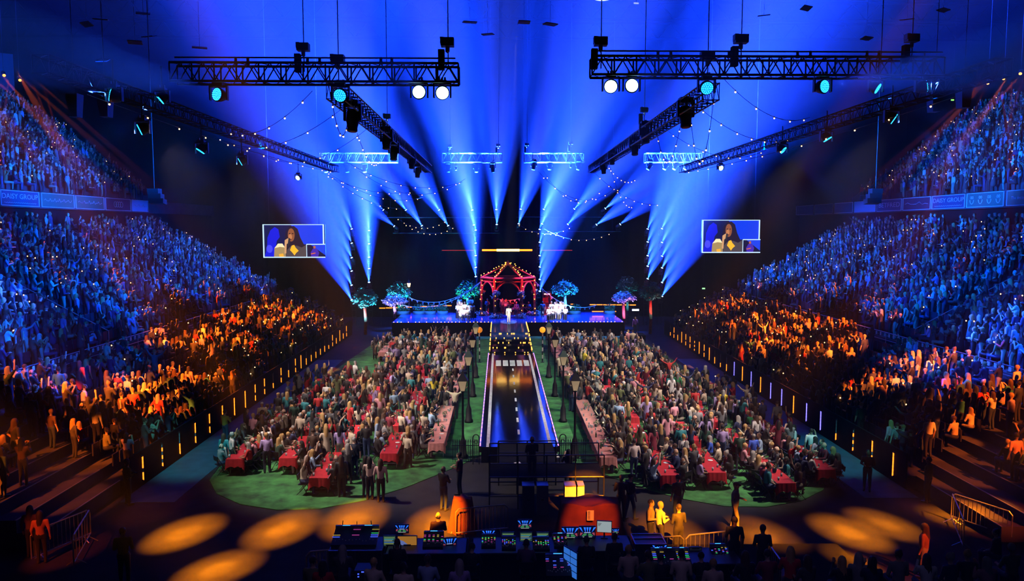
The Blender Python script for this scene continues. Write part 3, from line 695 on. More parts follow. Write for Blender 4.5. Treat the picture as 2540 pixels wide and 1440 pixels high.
# moving heads: base, two-armed yoke, tapered head, lens
hb = MB().box((0, 0, 0), (.36, .36, .16)).mesh('base', 'lampblack')
hy = MB().add([(x, y, z) for y in (-.07, .07) for (x, z) in ((-.24, -.04), (.24, -.04), (.24, .41), (.18, .41), (.18, .02), (-.18, .02), (-.18, .41), (-.24, .41))], [(0, 1, 4, 5), (1, 2, 3, 4), (0, 5, 6, 7), (13, 12, 9, 8), (12, 11, 10, 9), (15, 14, 13, 8)] + [(i, i + 8, (i + 1) % 8 + 8, (i + 1) % 8) for i in range(8)]).mesh('yoke', 'lampblack')
hh = MB().lathe([(.1, -.28), (.17, -.22), (.175, .05), (.14, .22), (.15, .3), (.13, .31)], 14).mesh('head', 'lampblack', True)
hl = MB().lathe([(.12, .305), (.12, .325)], 14).mesh('lens', 'lens')
hd_off = mat('dull_lens', (.2, .25, .35), .1)
orl = hl.copy(); orl.materials[0] = emi('orange_lens', (1, .25, .02), 8)
hlo = hl.copy(); hlo.materials[0] = hd_off
def mover(px, py, Y, d, lb, group=None, power=0, top=0, ang=22, col=BLUE, s=1.0, hang=False, blend=.18, lit=True):
    p = at(px, py, Y); d = Vector(d).normalized(); t = thing('moving_head', lb, 'stage light', p, 0, group); t.scale = (s, s, s)
    k = -1 if hang else 1
    o = inst('base', hb, t, (0, 0, -.42 * k)); o = inst('yoke', hy, t, (0, 0, -.38 * k)); o.scale = (1, 1, k)
    h = inst('head', hh, t, (0, 0, 0), d.to_track_quat('Z', 'Y').to_euler()); inst('lens', hl if lit else hlo, h)
    if top: MB().tube((0, 0, .4), (0, 0, max(.55, (top - p.z) / s)), .04, 6).build('hanger', 'lampblack', t)
    if power: MB().tube((0, 0, -.42), (0, .42, -.42), .035, 6).build('bracket', 'lampblack', t)
    if power: spot('head_beam', p + d * .36 * s, d, ang, power, col, blend, .05); spot('beam_core', p + d * .37 * s, d, ang * .5, power * .14, (.26, .34, 1), .7, .05)
TILT = math.radians(22)
def updir(a, tilt=TILT):
    a = math.radians(a); return (math.sin(a) * math.cos(tilt), -math.sin(tilt), math.cos(a) * math.cos(tilt))
COLS = [('outermost left light tower', 875, (574, 609, 645, 678, 713, 749), (-16, -17, -18, -18, -19, -20), 1.0),
        ('left tower beside the blue tree', 916, (578, 611, 644, 672, 706), (0, 0, 0, 0, 0), 1.0),
        ('tower left of the arbour', 1181, (577, 609, 640, 669, 692, 722), (-8, -8, -8, -7, -6, -5), .75),
        ('tower right of the arbour', 1337, (575, 607, 640, 668, 699, 728), (14, 14, 14, 15, 15, 15), .75),
        ('right tower beside the dark tree', 1604, (574, 606, 640, 666, 697), (17, 17, 17, 17, 18), .9),
        ('outermost right light tower', 1639, (573, 607, 641, 670, 706, 740), (20, 21, 22, 22, 23, 24), 1.0)]
DT = 81.0
for (nm, px, ys, an_, kk) in COLS:
    a = at(px, ys[0], DT + .35); t = thing('light_tower', 'slim dark ladder tower, the ' + nm, 'tower', (a.x, a.y, 0))
    base = SZ if abs(a.x) < 11.6 else 0
    for dx in (-.2, .2): MB().tube((dx, 0, base), (dx, 0, a.z + .5), .03, 6).build('rail', 'darkmetal', t)
    rg_ = MB().tube((-.2, 0, 0), (.2, 0, 0), .02, 5).mesh('rung', 'darkmetal')
    z = base + .3
    while z < a.z + .4: inst('rung', rg_, t, (0, 0, z)); z += .7
    for i, (y, g) in enumerate(zip(ys, an_)):
        mover(px, y, DT, updir(g), '%s lamp from the top on the %s' % (ORD[i + 1], nm), 'tower lamps', KB * kk, 0, 29, blend=.45)
UP = [(956, 525, -45, .3, 'dim lamp at the outer left end of the upper lamp bar'), (1011, 526, -33, 1, 'second lamp from the left on the upper lamp bar'), (1093, 526, -33, 1.1, 'third lamp from the left on the upper lamp bar'),
      (1173, 527, -14, 1.6, 'brightest white lamp on the upper lamp bar left of centre'), (1231, 526, 1, 1.1, 'lamp at the inner left end of the upper lamp bar'),
      (983, 565, -48, .5, 'outer left lamp on the lower lamp bar'), (1050, 565, -31, 1, 'second lamp from the left on the lower lamp bar'), (1115, 565, -29, 1, 'third lamp from the left on the lower lamp bar'), (1177, 564, -12, 1, 'lamp left of the arbour on the lower lamp bar'), (1232, 563, 2, .9, 'inner left lamp on the lower lamp bar'),
      (1290, 525, 14, 1, 'lamp at the inner right end of the upper lamp bar'), (1346, 525, 25, 1.4, 'brightest lamp on the upper lamp bar right of centre'), (1420, 523, 40, 1, 'second lamp from the right on the upper lamp bar'), (1496, 521, 50, 1, 'outer right lamp on the upper lamp bar'),
      (1285, 561, 15, .9, 'inner right lamp on the lower lamp bar'), (1342, 561, 22, 1, 'lamp right of the arbour on the lower lamp bar'), (1404, 561, 40, 1, 'third lamp from the right on the lower lamp bar'), (1474, 561, 53, 1, 'second lamp from the right on the lower lamp bar'), (1533, 560, 50, .5, 'outer right lamp on the lower lamp bar')]
for (px, py, a, kk, lb) in UP: mover(px, py, DT + 2, updir(a), lb, None, KB * kk, 0, 30, blend=.45)
for (xa, xb, py, w) in ((945, 1240, 530, 'upper left'), (975, 1240, 569, 'lower left'), (1280, 1505, 529, 'upper right'), (1278, 1540, 565, 'lower right')):
    a, b = at(xa, py, DT + 2.1), at(xb, py, DT + 2.1)
    t = thing('lamp_bar', 'thin dark bar carrying the %s row of beam lamps above the arbour' % w, 'bar', a)
    MB().tube((0, 0, -.4), (b.x - a.x, 0, -.4), .05, 6).build('pipe', 'darkmetal', t)
    for f in (.08, .92): MB().tube(((b.x - a.x) * f, 0, -.4), ((b.x - a.x) * f, 0, 35.46 - a.z), .012, 4).build('wire', 'cable', t)
# unlit heads hanging under the inner and rear trusses
for i, (px, py, Y, s) in enumerate(((875, 297, 30.5, 1.5), (959, 349, 39.6, 1.4), (977, 379, 42.3, 1.3), (1021, 404, 50.9, 1.2), (1036, 427, 54.6, 1.2))):
    mover(px, py, Y, (-.05, -.1, -1), '%s dark head from the near end under the left inner truss' % ORD[i + 1], 'dark heads under the left inner truss', 0, 15.6, s=s, hang=True, lit=False)
for i, (px, py, Y, s) in enumerate(((1700, 288, 31.2, 1.5), (1601, 334, 39.8, 1.4), (1574, 367, 43, 1.3), (1518, 394, 51.7, 1.2), (1497, 418, 55.9, 1.2))):
    mover(px, py, Y, (.05, -.1, -1), '%s dark head from the near end under the right inner truss' % ORD[i + 1], 'dark heads under the right inner truss', 0, 15.6, s=s, hang=True, lit=False)
for i, px in enumerate((808, 861, 904, 1111, 1131, 1181, 1222)):
    mover(px, 417, 79, (.1, -.1, -1), '%s dark head from the left under the rear trusses left of centre' % ORD[i + 1], 'heads under the left rear trusses', 0, at(px, 399, 79).z, s=.65 if px == 1131 else 1.35, hang=True, lit=False)
for i, px in enumerate((1324, 1364, 1416, 1435, 1611, 1652, 1676, 1703)):
    mover(px, 411, 79, (-.15 if px < 1600 else -.5, -.1, -1), '%s dark head from the centre gap under the rear trusses right of centre' % ORD[i + 1], 'heads under the right rear trusses', 0, at(px, 399, 79).z, s=.65 if px == 1416 else 1.35, hang=True, lit=False)
for (px, py, Y, lb) in ((186, 262, 37, 'dark loudspeaker hung beyond the left outer truss'), (262, 262, 37, 'second dark loudspeaker beside the left outer truss'), (2390, 240, 37, 'dark loudspeaker hung beyond the right outer truss'), (2318, 250, 37, 'second dark loudspeaker beside the right outer truss')):
    t = thing('hung_speaker', lb, 'speaker', at(px, py, Y)); m = MB()
    m.add([(-.28, -.3, .55), (.28, -.3, .55), (.28, .3, .55), (-.28, .3, .55), (-.2, -.25, -.55), (.2, -.25, -.55), (.2, .25, -.55), (-.2, .25, -.55)], [(0, 1, 2, 3), (7, 6, 5, 4), (0, 4, 5, 1), (1, 5, 6, 2), (2, 6, 7, 3), (3, 7, 4, 0)]); m.build('cabinet', 'lampblack', t)
    MB().tube((0, 0, .55), (0, 0, 35.46 - t.location.z), .015, 4).build('cable', 'cable', t)
for (px, lb, sx) in ((383, 'hanging dark loudspeaker column by the left ad boards', -1), (2172, 'hanging dark loudspeaker column by the right ad boards', 1)):
    a = at(px, 470, 52); t = thing('speaker_column', lb, 'speaker', a)
    MB().tube((0, 0, 35.46 - a.z), (0, 0, 0), .03, 5).build('cable', 'cable', t)
    for i in range(3): MB().box((-sx * .10 * i, 0, -.1 - i * .36), (.75 + .12 * i, .6, .33), rx=-.08 * i).build('speaker_box', 'lampblack', t)

# festoon strings: cable and bulbs
fb = MB().ball((0, 0, -.06), .036, 8, 5).mesh('bulb', 'bulb', True); fsock = MB().tube((0, 0, -.05), (0, 0, .03), .025, 6).mesh('socket', 'cable')
def festoon(a, b, sag, nb, lb, s=1.0, grp=None):
    a, b = Vector(a), Vector(b); t = thing('festoon_string', lb, 'string lights', a, 0, grp); d = b - a
    fn = lambda f: Vector((d.x * f, d.y * f, d.z * f - sag * 4 * f * (1 - f)))
    MB().path([fn(i / 24) for i in range(25)], .014 * s, 4).build('cable', 'cable', t)
    for i in range(nb):
        p = fn((i + .5) / nb); o = inst('bulb', fb, t, p); o.scale = (s, s, s); o = inst('socket', fsock, t, p); o.scale = (s, s, s)
FS = [((775, 225, 28), (560, 325, 40), .7, 6, 'near festoon falling from the left black truss to the outer truss'), ((860, 260, 31), (530, 335, 48), 1.2, 7, 'second festoon slung between the left inner and outer trusses'),
      ((912, 318, 40), (640, 378, 56), 1.2, 7, 'third festoon between the left trusses'), ((820, 228, 28), (862, 305, 33), 1.0, 5, 'short festoon loop dropping beside the left truss crossing'),
      ((886, 330, 40), (940, 400, 60), .8, 8, 'festoon loop hanging under the left inner truss'), ((1795, 195, 28), (2010, 290, 40), .7, 5, 'near festoon falling from the right black truss to the outer truss'),
      ((1720, 255, 32), (1990, 330, 48), 1.0, 8, 'second festoon slung between the right inner and outer trusses'), ((1650, 320, 42), (1900, 372, 56), 1.0, 8, 'third festoon between the right trusses'),
      ((1712, 275, 32), (1775, 210, 30), 2.6, 8, 'short festoon loop hanging by the right truss crossing'), ((1630, 330, 42), (1690, 300, 38), 1.8, 8, 'festoon loop hanging under the right inner truss')]
for (a, b, sg, nb, lb) in FS: festoon(at(*a), at(*b), sg, nb, lb)
rnd = random.Random(11)
for sx, xs in ((-1, ((770, 1060), (860, 1180))), (1, ((1460, 1640), (1330, 1560)))):
    for k in range(5):
        x0, x1 = xs[k % 2]; xa = rnd.uniform(x0, x0 + 60); xb = rnd.uniform(x1 - 70, x1)
        ya = rnd.uniform(400, 430); yb = rnd.uniform(415, 500)
        festoon(at(xa, ya, rnd.uniform(62, 66)), at(xb, yb + 20, rnd.uniform(70, 80)), rnd.uniform(.5, 2.0), 8, '%s strand in the tangle of festoons before the rear trusses on the %s' % (ORD[k + 1], SIDE[sx]), 1.15, 'tangled festoon strands')
for k, (xa, xb, y0) in enumerate(((980, 1110, 545), (1280, 1420, 560), (1350, 1520, 575), (1000, 1130, 560))):
    festoon(at(xa, y0 - 8, 78), at(xb, y0, 80), 1.0, 9, '%s sagging festoon strand low against the black backdrop' % ORD[k + 1], 1.2, 'low festoon strands')
for sx in (-1, 1):
    festoon((sx * 15.0, 26, 15.3), (sx * 15.0, 64, 15.5), .3, 13, 'orange-bulb garland along the underside of the %s outer truss' % SIDE[sx])

# small lamps at the back of the upper tier that throw the orange light
for sx in (-1, 1):
    for k in range(4):
        t = thing('corner_lamp', '%s small orange lamp from the stage at the back of the %s upper tier' % (ORD[k + 1], SIDE[sx]), 'stage light', (sx * 45.6, 71 - k * 2.2, 24.6), 0, 'orange corner lamps')
        q_ = Vector((-sx * .5, -.55, -.55)).to_track_quat('Z', 'Y').to_euler()
        h = inst('head', hh, t, (0, 0, 0), q_); inst('lens', orl, h, (0, 0, 0)); MB().tube((0, 0, 0), (0, 0, 35.46 - 24.6), .02, 5).build('hanger', 'cable', t)

# roof details: a ring lamp, a bright strip, exit signs on the far walls
t = thing('ring_lamp', 'white ring lamp cut off at the top edge of the picture', 'lamp', at(1495, -6, 40))
MB().path([(.45 * math.cos(2 * PI * k / 24), .45 * math.sin(2 * PI * k / 24), 0) for k in range(25)], .04, 6).build('tube', emi('ring_white', (.5, .6, 1), 2), t); MB().tube((0, .45, 0), (0, .45, 35.46 - t.location.z), .012, 4).build('wire', 'cable', t)
t = thing('roof_strip_light', 'short slanting white strip light near the ring lamp', 'lamp', at(1578, 8, 44)); MB().box((0, 0, 0), (.12, 1.0, .08), rx=.3).build('tube', emi('strip_white', (.4, .5, 1), 1), t); MB().tube((0, 0, 0), (0, 0, 35.46 - t.location.z), .012, 4).build('wire', 'cable', t)
for (px, py, Y, c, lb) in ((2362, 248, 88, (.2, .9, .1), 'small green exit sign above the right upper tier'), (1745, 715, 88, (.3, 1, .3), 'small green exit sign beyond the right stand end'), (2240, 507, 80, (.3, 1, .6), 'small green exit sign under the right ad boards')):
    t = thing('exit_sign', lb, 'sign', at(px, py, Y)); MB().box((0, 0, 0), (.4, .08, .2)).build('box', 'lampblack', t); MB().box((0, -.05, 0), (.34, .02, .14)).build('face', emi('exit_green', c, 2.5), t); MB().tube((0, 0, .1), (0, 0, min(10, 35.4 - t.location.z)), .012, 4).build('wire', 'cable', t)
rnd = random.Random(17)
gl = MB().box((0, 0, 0), (.9, .5, .06)).mesh('panel', mat('pale_roof_panel', (.35, .3, .4), .6))
for i, (px, py) in enumerate(((355, 33), (250, 48), (215, 60), (335, 105), (370, 90), (255, 150), (495, 118), (1165, 55), (1210, 85), (1300, 55), (1365, 60), (1895, 38), (2000, 20), (2250, 48), (2340, 25), (2150, 95))):
    p = at(px, py, rnd.uniform(48, 58)); t = thing('roof_panel', '%s pale acoustic panel from the left under the dark roof' % ORD[i + 1], 'panel', p, rnd.uniform(-.6, .6), 'acoustic roof panels'); inst('panel', gl, t, None, (rnd.uniform(-.5, .5), 0, 0)); MB().tube((0, 0, 0), (0, 0, 35.46 - p.z), .01, 4).build('wire', 'cable', t)
# ------------------------------------------------------------------ stage set
def ppos(px, py, Y): return at(px, py, Y)
# hexagonal timber arbour with bulbs, arches and flowers
AY = 78.2; ac = at(1260, 780, AY).x
arb = thing('garden_arbour', 'red-lit timber arbour with warm bulbs and arched openings at centre stage', 'arbour', (ac, AY, SZ))
hx = [(-1.45, -1.5), (1.45, -1.5), (2.85, .3), (1.45, 2.1), (-1.45, 2.1), (-2.85, .3)]
pm = MB().b2(-.11, .11, -.11, .11, 0, 4.1).mesh('post', 'woodred')
for (x, y) in hx: inst('post', pm, arb, (x, y, 0))
for i in range(6):
    a, b = Vector(hx[i] + (0,)), Vector(hx[(i + 1) % 6] + (0,))
    MB().tube(a + Vector((0, 0, 4.1)), b + Vector((0, 0, 4.1)), .14, 6).tube(a + Vector((0, 0, 3.75)), b + Vector((0, 0, 3.75)), .07, 6).build('beam', 'woodred', arb)
    pts = []
    for k in range(13):
        f = k / 12; z = 2.55 + 1.15 * math.sin(PI * f) ** .6 if 0 < k < 12 else 2.5
        pts.append(a.lerp(b, .06 + .88 * f) + Vector((0, 0, z)))
    MB().path(pts, .09, 6).build('arch', 'woodred', arb)
    MB().tube(a + Vector((0, 0, 4.1)), Vector((0, .3, 5.55)), .09, 6).build('rafter', 'woodred', arb)
MB().lathe([(.35, 5.4), (.2, 5.6), (.03, 5.95)], 10, (0, .3, 0)).build('finial', 'woodred', arb)
rnd = random.Random(3)
abm = MB().ball((0, 0, 0), .052, 8, 4).mesh('bulb', 'bulbhot', True)
for i in (0, 1, 2, 5, 3, 4):
    a = Vector(hx[i] + (4.2,)); b = Vector((0, .3, 5.75))
    for k in range(9):
        if rnd.random() < .85: inst('bulb', abm, arb, a.lerp(b, (k + .4) / 9.5) + Vector((rnd.uniform(-.12, .12), -.12, rnd.uniform(0, .15))))
    if i in (0, 1, 2, 5):
        for k in range(8):
            if rnd.random() < .8: inst('bulb', abm, arb, (hx[i][0] + rnd.uniform(-.15, .15), hx[i][1] - .16, .3 + k * .5))
def foliage(c, r, n, leaf, rg, flat=.35):
    m = MB(); c = Vector(c)
    for i in range(n):
        u = Vector((rg.gauss(0, 1), rg.gauss(0, 1), rg.gauss(0, 1))).normalized() * (rg.random() ** .45)
        p = c + Vector((u.x * r[0], u.y * r[1], u.z * r[2])); a = rg.random() * 6.28; b = rg.uniform(-.9, .9); s = leaf * rg.uniform(.6, 1.3)
        R = Euler((b, rg.uniform(-.9, .9), a)).to_matrix()
        m.add([p + R @ Vector(v) for v in ((-s, 0, 0), (0, -s * flat, 0), (s, 0, 0), (0, s * flat, 0))], [(0, 1, 2, 3)])
    return m
for (px, y, lb) in ((1195, 79, 'outer left'), (1231, 76.6, 'front left'), (1292, 76.6, 'front right'), (1326, 79, 'outer right')):
    p = at(px, 780, y); t = thing('flower_garland', 'pale flower and ivy garland climbing the %s arbour post' % lb, 'flowers', (p.x, y - .25, SZ))
    rg = random.Random(px)
    foliage((0, 0, 2.55), (.42, .3, .42), 260, .09, rg).build('flower_ball', 'flower', t)
    foliage((0, 0, 1.5), (.2, .18, 1.1), 260, .09, rg).build('ivy', 'leaf', t)
    foliage((0, -.1, .25), (.75, .45, .35), 320, .11, rg).build('base_flowers', 'flower', t); MB().tube((0, 0, 0), (0, 0, 2.5), .05, 6).build('stem', 'woodred', t)
# trees around the stage
def tree(px, py_c, w, h, Y, z0, leafc, trunkc, lb, n=1300, leaf=.20, light=None, trunk_h=None):
    c = at(px, py_c, Y); k = F / Y; rw, rh = w / 2 / k, h / 2 / k
    t = thing('stage_tree', lb, 'tree', (c.x, Y, z0)); rg = random.Random(int(px)); cz = c.z - z0
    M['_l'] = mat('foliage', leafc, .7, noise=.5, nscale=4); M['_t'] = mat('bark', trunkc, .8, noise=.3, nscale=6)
    m = MB()
    for (ox, oy, oz, rr) in ((0, 0, .25, .8), (-.5, .1, -.1, .6), (.5, -.1, -.1, .6), (-.15, -.3, -.35, .55), (.25, .3, .1, .6)):
        mm = foliage((ox * rw, oy * rw, cz + oz * rh), (rw * rr, rw * rr * .8, rh * rr), n // 5, leaf, rg); m.add(mm.v, mm.f)
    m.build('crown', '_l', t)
    m = MB().path([(0, 0, 0), (.06, 0, cz * .35), (-.04, 0, cz - rh * .7), (0, 0, cz)], .16 if rw > 1 else .1, 7)
    m.build('trunk', '_t', t, True)
    for a in range(5):
        an_ = a * 1.3; MB().tube((-.02, 0, cz - rh * .8), (rw * .6 * math.cos(an_), rw * .5 * math.sin(an_), cz + rh * .2), .07, 5, .02).build('branch', '_t', t)
    if light: aim('tree_lamp', (c.x + light[3], Y - 2.2, z0 + .2), (c.x, Y, c.z), 60, light[4], light[:3], .6, .1)
TEAL = (.10, .38, .36); BLOS = (.55, .42, .52)
tree(905, 738, 62, 58, 74.5, 0, TEAL, (.55, .10, .05), 'teal-leaved tree with red-lit trunk on the floor left of the stage', light=(.05, .55, 1, -.5, 9000))
tree(990, 722, 58, 52, 80.5, SZ, TEAL, (.3, .2, .2), 'tall round teal tree behind the pale blossom tree', light=(.05, .6, .9, -.5, 3600))
tree(978, 745, 62, 30, 77.0, SZ, BLOS, (.35, .2, .25), 'low pale blossom tree at the left end of the stage', light=(.35, .35, 1, -.4, 2800), leaf=.15)
tree(1160, 718, 58, 50, 80.5, SZ, (.08, .36, .22), (.5, .2, .3), 'green and teal tree beside the left flank of the arbour', light=(.05, .8, .7, -.6, 3600))
tree(1402, 716, 62, 46, 79.5, SZ, TEAL, (.5, .2, .4), 'umbrella-shaped blue tree with pink trunk right of the arbour', light=(.05, .4, 1, .4, 4500))
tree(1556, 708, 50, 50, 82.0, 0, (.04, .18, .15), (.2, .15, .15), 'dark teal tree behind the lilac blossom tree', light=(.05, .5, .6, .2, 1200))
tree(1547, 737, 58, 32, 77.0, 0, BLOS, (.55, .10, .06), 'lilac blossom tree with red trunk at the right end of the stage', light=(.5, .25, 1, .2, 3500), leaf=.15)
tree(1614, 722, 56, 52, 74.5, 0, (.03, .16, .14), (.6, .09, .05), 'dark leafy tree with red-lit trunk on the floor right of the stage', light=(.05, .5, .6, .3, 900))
aim('trunk_lamp', at(896, 800, 72.5), at(896, 765, 74.5), 50, 900, (1, .06, .02), .5); aim('trunk_lamp', at(1627, 800, 72.5), at(1627, 755, 74.5), 50, 900, (1, .06, .02), .5)
# planted beds along the rear of the stage
for i, (px, w) in enumerate(((1000, 30), (1040, 30), (1068, 26), (1098, 26), (1345, 20), (1425, 30), (1512, 26))):
    p = at(px, 775, 80.0); t = thing('planter', '%s planted bed from the left along the rear of the stage' % ORD[i + 1], 'plant', (p.x, 80.0, SZ)); rg = random.Random(i + 50)
    MB().box((0, 0, .18), (w / 23, .5, .36)).build('trough', 'pot', t); foliage((0, 0, .7), (w / 40, .3, .45), 260, .13, rg).build('foliage', 'leaf', t)
    spot('bed_lamp', (p.x, 78.6, SZ + .3), (0, 1, .25), 70, 250, (.03, .25, 1), .6)
# orange LED battens and the hung LED bar
obm = emi('orange_batten', (1, .22, .012), 3.0)
def batten(xa, xb, ya, yb, Y, n, lb, hh_=.09):
    a, b = at(xa, ya, Y), at(xb, yb, Y); t = thing('light_batten', lb, 'light', a); L = b.x - a.x
    MB().box((L / 2, .08, (b.z - a.z) / 2), (L, .08, .06)).build('rail', 'lampblack', t)
    for f in (.06, .94): zf_ = (SZ if -11.6 < a.x + L * f < 11.5 else 0) - a.z; MB().tube((L * f, .08, (b.z - a.z) * f), (L * f, .08, zf_), .025, 5).build('leg', 'lampblack', t)
    for i in range(n):
        f0 = (i + .06) / n; f1 = (i + .94) / n; z = (b.z - a.z) * (f0 + f1) / 2
        MB().box((L * (f0 + f1) / 2, 0, z), (L * (f1 - f0), .08, hh_)).build('led_tube', obm, t)
batten(940, 1022, 764, 761, 82, 5, 'broken orange light line at the far left of the stage'); batten(1041, 1121, 760, 757, 82, 4, 'orange light line between the left planters')
batten(1415, 1425, 754, 754, 82, 1, 'short orange dash behind the choir on the right'); batten(1462, 1578, 755, 756, 82, 7, 'long orange light line at the right rear of the stage')
batten(1467, 1530, 772, 772, 80, 2, 'middle orange light line on the right stage steps'); batten(1470, 1530, 784, 785, 78.5, 3, 'lowest orange light line on the right stage steps', .12)
t = thing('hung_light_bar', 'glowing orange horizontal bar hung above the arbour', 'light bar', at(1258, 620, 84))
MB().box((0, 0, 0), (5.7, .1, .2)).build('bar', emi('orange_bar', (1, .20, .01), 4), t)
MB().box((.1, -.06, 0), (2.6, .05, .26)).build('hot_core', emi('hot_bar', (1, .55, .12), 7), t)
for sx in (-1, 1): MB().box((sx * 5.6, 0, -.02), (3.6, .06, .06)).build('side_tube', emi('red_bar', (1, .06, .06), .5), t); MB().tube((sx * 2.6, 0, 0), (sx * 2.6, 0, 35.46 - at(1258, 620, 84).z), .01, 4).build('wire', 'cable', t)
# phone kiosk
kp = at(1356, 770, 79.2); kt = thing('phone_kiosk', 'red telephone kiosk standing beside the choir', 'kiosk', (kp.x, 79.2, SZ)); M['kred'] = mat('kiosk_red', (.65, .025, .015), .4)
MB().b2(-.45, .45, -.45, .45, 0, .15).build('plinth', 'kred', kt)
for sx in (-1, 1):
    for sy in (-1, 1): MB().b2(sx * .45, sx * .35, sy * .45, sy * .35, .15, 2.2).build('corner_post', 'kred', kt)
MB().b2(-.46, .46, -.46, .46, 2.2, 2.42).prism([(-.4, -.4), (.4, -.4), (.4, .4), (-.4, .4)], 2.42, 2.55).build('roof', 'kred', kt)
MB().b2(-.32, .32, -.475, -.462, 2.24, 2.38).build('sign_panel', emi('kiosk_sign', (1, .8, .7), 1.2), kt)
for i in range(7): MB().b2(-.35, .35, -.44, -.4, .3 + i * .28, .33 + i * .28).build('glazing_bar', 'kred', kt)
for x in (-.12, .12): MB().b2(x - .012, x + .012, -.44, -.4, .2, 2.2).build('glazing_bar', 'kred', kt)
MB().b2(-.34, .34, .38, .4, .15, 2.2).b2(-.4, -.38, -.34, .34, .15, 2.2).b2(.38, .4, -.34, .34, .15, 2.2).build('wall_panel', 'kred', kt)
aim('kiosk_lamp', (kp.x + 1, 75.5, 5), (kp.x, 79.2, 2.6), 26, 500, (1, .12, .06), .5)
# bunting
fl = MB().add([(-.13, 0, 0), (.13, 0, 0), (0, 0, -.28), (-.13, .01, 0), (.13, .01, 0), (0, .01, -.28)], [(0, 2, 1), (3, 4, 5), (0, 1, 4, 3), (1, 2, 5, 4), (2, 0, 3, 5)]).mesh('pennant', 'white')
def bunting(a, b, sag, n, lb):
    a, b = Vector(a), Vector(b); t = thing('bunting', lb, 'bunting', a); d = b - a
    fn = lambda f: Vector((d.x * f, d.y * f, d.z * f - sag * 4 * f * (1 - f)))
    MB().path([fn(i / 20) for i in range(21)], .02, 4).build('cord', 'white', t)
    for i in range(n): inst('pennant', fl, t, fn((i + .5) / n))
bunting(at(1015, 738, 79), at(1192, 698, 78.6), 1.2, 13, 'upper white bunting from the left trees to the arbour'); bunting(at(985, 752, 78), at(1192, 700, 78), 1.3, 13, 'lower white bunting from the blossom tree to the arbour')
bunting(at(1328, 698, 78), at(1480, 756, 78), 1.2, 13, 'white bunting from the arbour over the choir on the right'); bunting(at(1215, 733, 79.5), at(1305, 733, 79.5), .5, 8, 'short bunting strung inside the arbour over the band')
# street lamp on stage
sl = at(1015, 775, 80); t = thing('stage_lantern', 'blue-lit street lantern beside the tall teal tree on stage', 'lamp post', (sl.x, 80, SZ))
MB().lathe([(.16, 0), (.12, .3), (.05, .4), (.05, 3.0)], 10).build('post', 'iron', t); MB().lathe([(.11, 3.0), (.2, 3.4)], 6).build('lantern_glass', 'bulb', t); MB().lathe([(.24, 3.4), (.06, 3.7), (.02, 3.85)], 6).build('lantern_cap', 'iron', t)
# performers
WH = (.80, .78, .74)
put_person('stand_mic', (at(1262, 800, 72.6).x, 72.6, SZ), PI, (.82, .70, .42), .1, 'lead singer in pale gold standing alone in the follow spot with a microphone', sc=1.0)
sg = at(1262, 800, 72.6).x
tm = MB(); tm.lathe([(.012, 0), (.016, .12), (.03, .14), (.03, .2)], 8); mo = tm.build('microphone', 'lampblack', None); mo.location = (sg + .06, 72.44, SZ + 1.42); mo.rotation_euler = (.5, 0, 0); tag(mo, 'small black microphone held by the lead singer', 'microphone')
ch = [(1136, 792, 'stand_hold', 0), (1146, 775, 'stand_clap', .6), (1153, 778, 'stand_down', 1.2), (1164, 774, 'stand_hold', 1.6), (1172, 790, 'stand_long', 0), (1143, 793, 'stand_dress', -.3), (1166, 782, 'stand_cap', .3), (1150, 795, 'sit_lap', -.6), (1160, 796, 'sit_clap', -.8), (1169, 768, 'stand_clap', 1.8), (1140, 768, 'stand_long', 1.8)]
lab = ['far left end', 'rear left', 'rear middle', 'rear right', 'right end', 'second from the left', 'cap in the middle', 'front left, seated', 'front right, seated', 'raised rear right', 'raised rear left']
for i, (px, py, v, yo) in enumerate(ch):
    Y = 75.2 + yo; p = at(px, py, Y)
    put_person(v, (p.x, Y, SZ + (.45 if yo > 1.5 else 0)), PI + (i % 3 - 1) * .3, WH, HAIRS[i % 4][1], 'choir member in white, %s of the group left of the arbour' % lab[i], 'choir left of the arbour')
ch2 = [(1362, 'sit_lap', -.6), (1368, 'stand_clap', 1.2), (1376, 'stand_hold', .4), (1372, 'sit_clap', -.3), (1386, 'sit_table', 0), (1392, 'stand_cap', 1.4), (1396, 'stand_long', .6), (1402, 'sit_long', -.2), (1380, 'stand_dress', 1.6), (1389, 'stand_down', .9)]
lab2 = ['seated at the inner end', 'second from the kiosk', 'clasping hands in the middle', 'seated front row, inner half', 'seated front row, middle', 'wearing a white cap', 'standing at the outer side', 'seated at the outer end', 'in a dress at the rear', 'standing behind the seats']
if True:
    MB_ = MB().b2(at(1138, 790, 77).x - .3, at(1172, 790, 77).x + .4, 76.6, 77.4, SZ, SZ + .45).build('riser', 'black'); tag(MB_, 'low black riser under the rear of the left choir group', 'riser')
for i, (px, v, yo) in enumerate(ch2):
    Y = 75.4 + yo; p = at(px, 785, Y)
    put_person(v, (p.x, Y, SZ), PI + (i % 3 - 1) * .3, WH, HAIRS[(i + 1) % 4][1], 'choir member in white %s, group right of the arbour' % lab2[i], 'choir right of the arbour')
put_person('stand_down', (at(1346, 780, 77).x, 77, SZ), PI, (.35, .4, .55), .1, 'man in pale shirt and dark trousers standing beside the kiosk')
for px in (1362, 1372, 1386, 1402):
    p = at(px, 785, 75.2); tag(MB().b2(-.2, .2, -.2, .2, 0, .42).b2(-.22, .22, -.22, .22, .42, .46).build('stool', 'black', None, loc=(p.x, 75.3, SZ)), 'low black stool under a seated choir singer, %s from the kiosk' % ORD[(1362, 1372, 1386, 1402).index(px) + 1], 'stool')
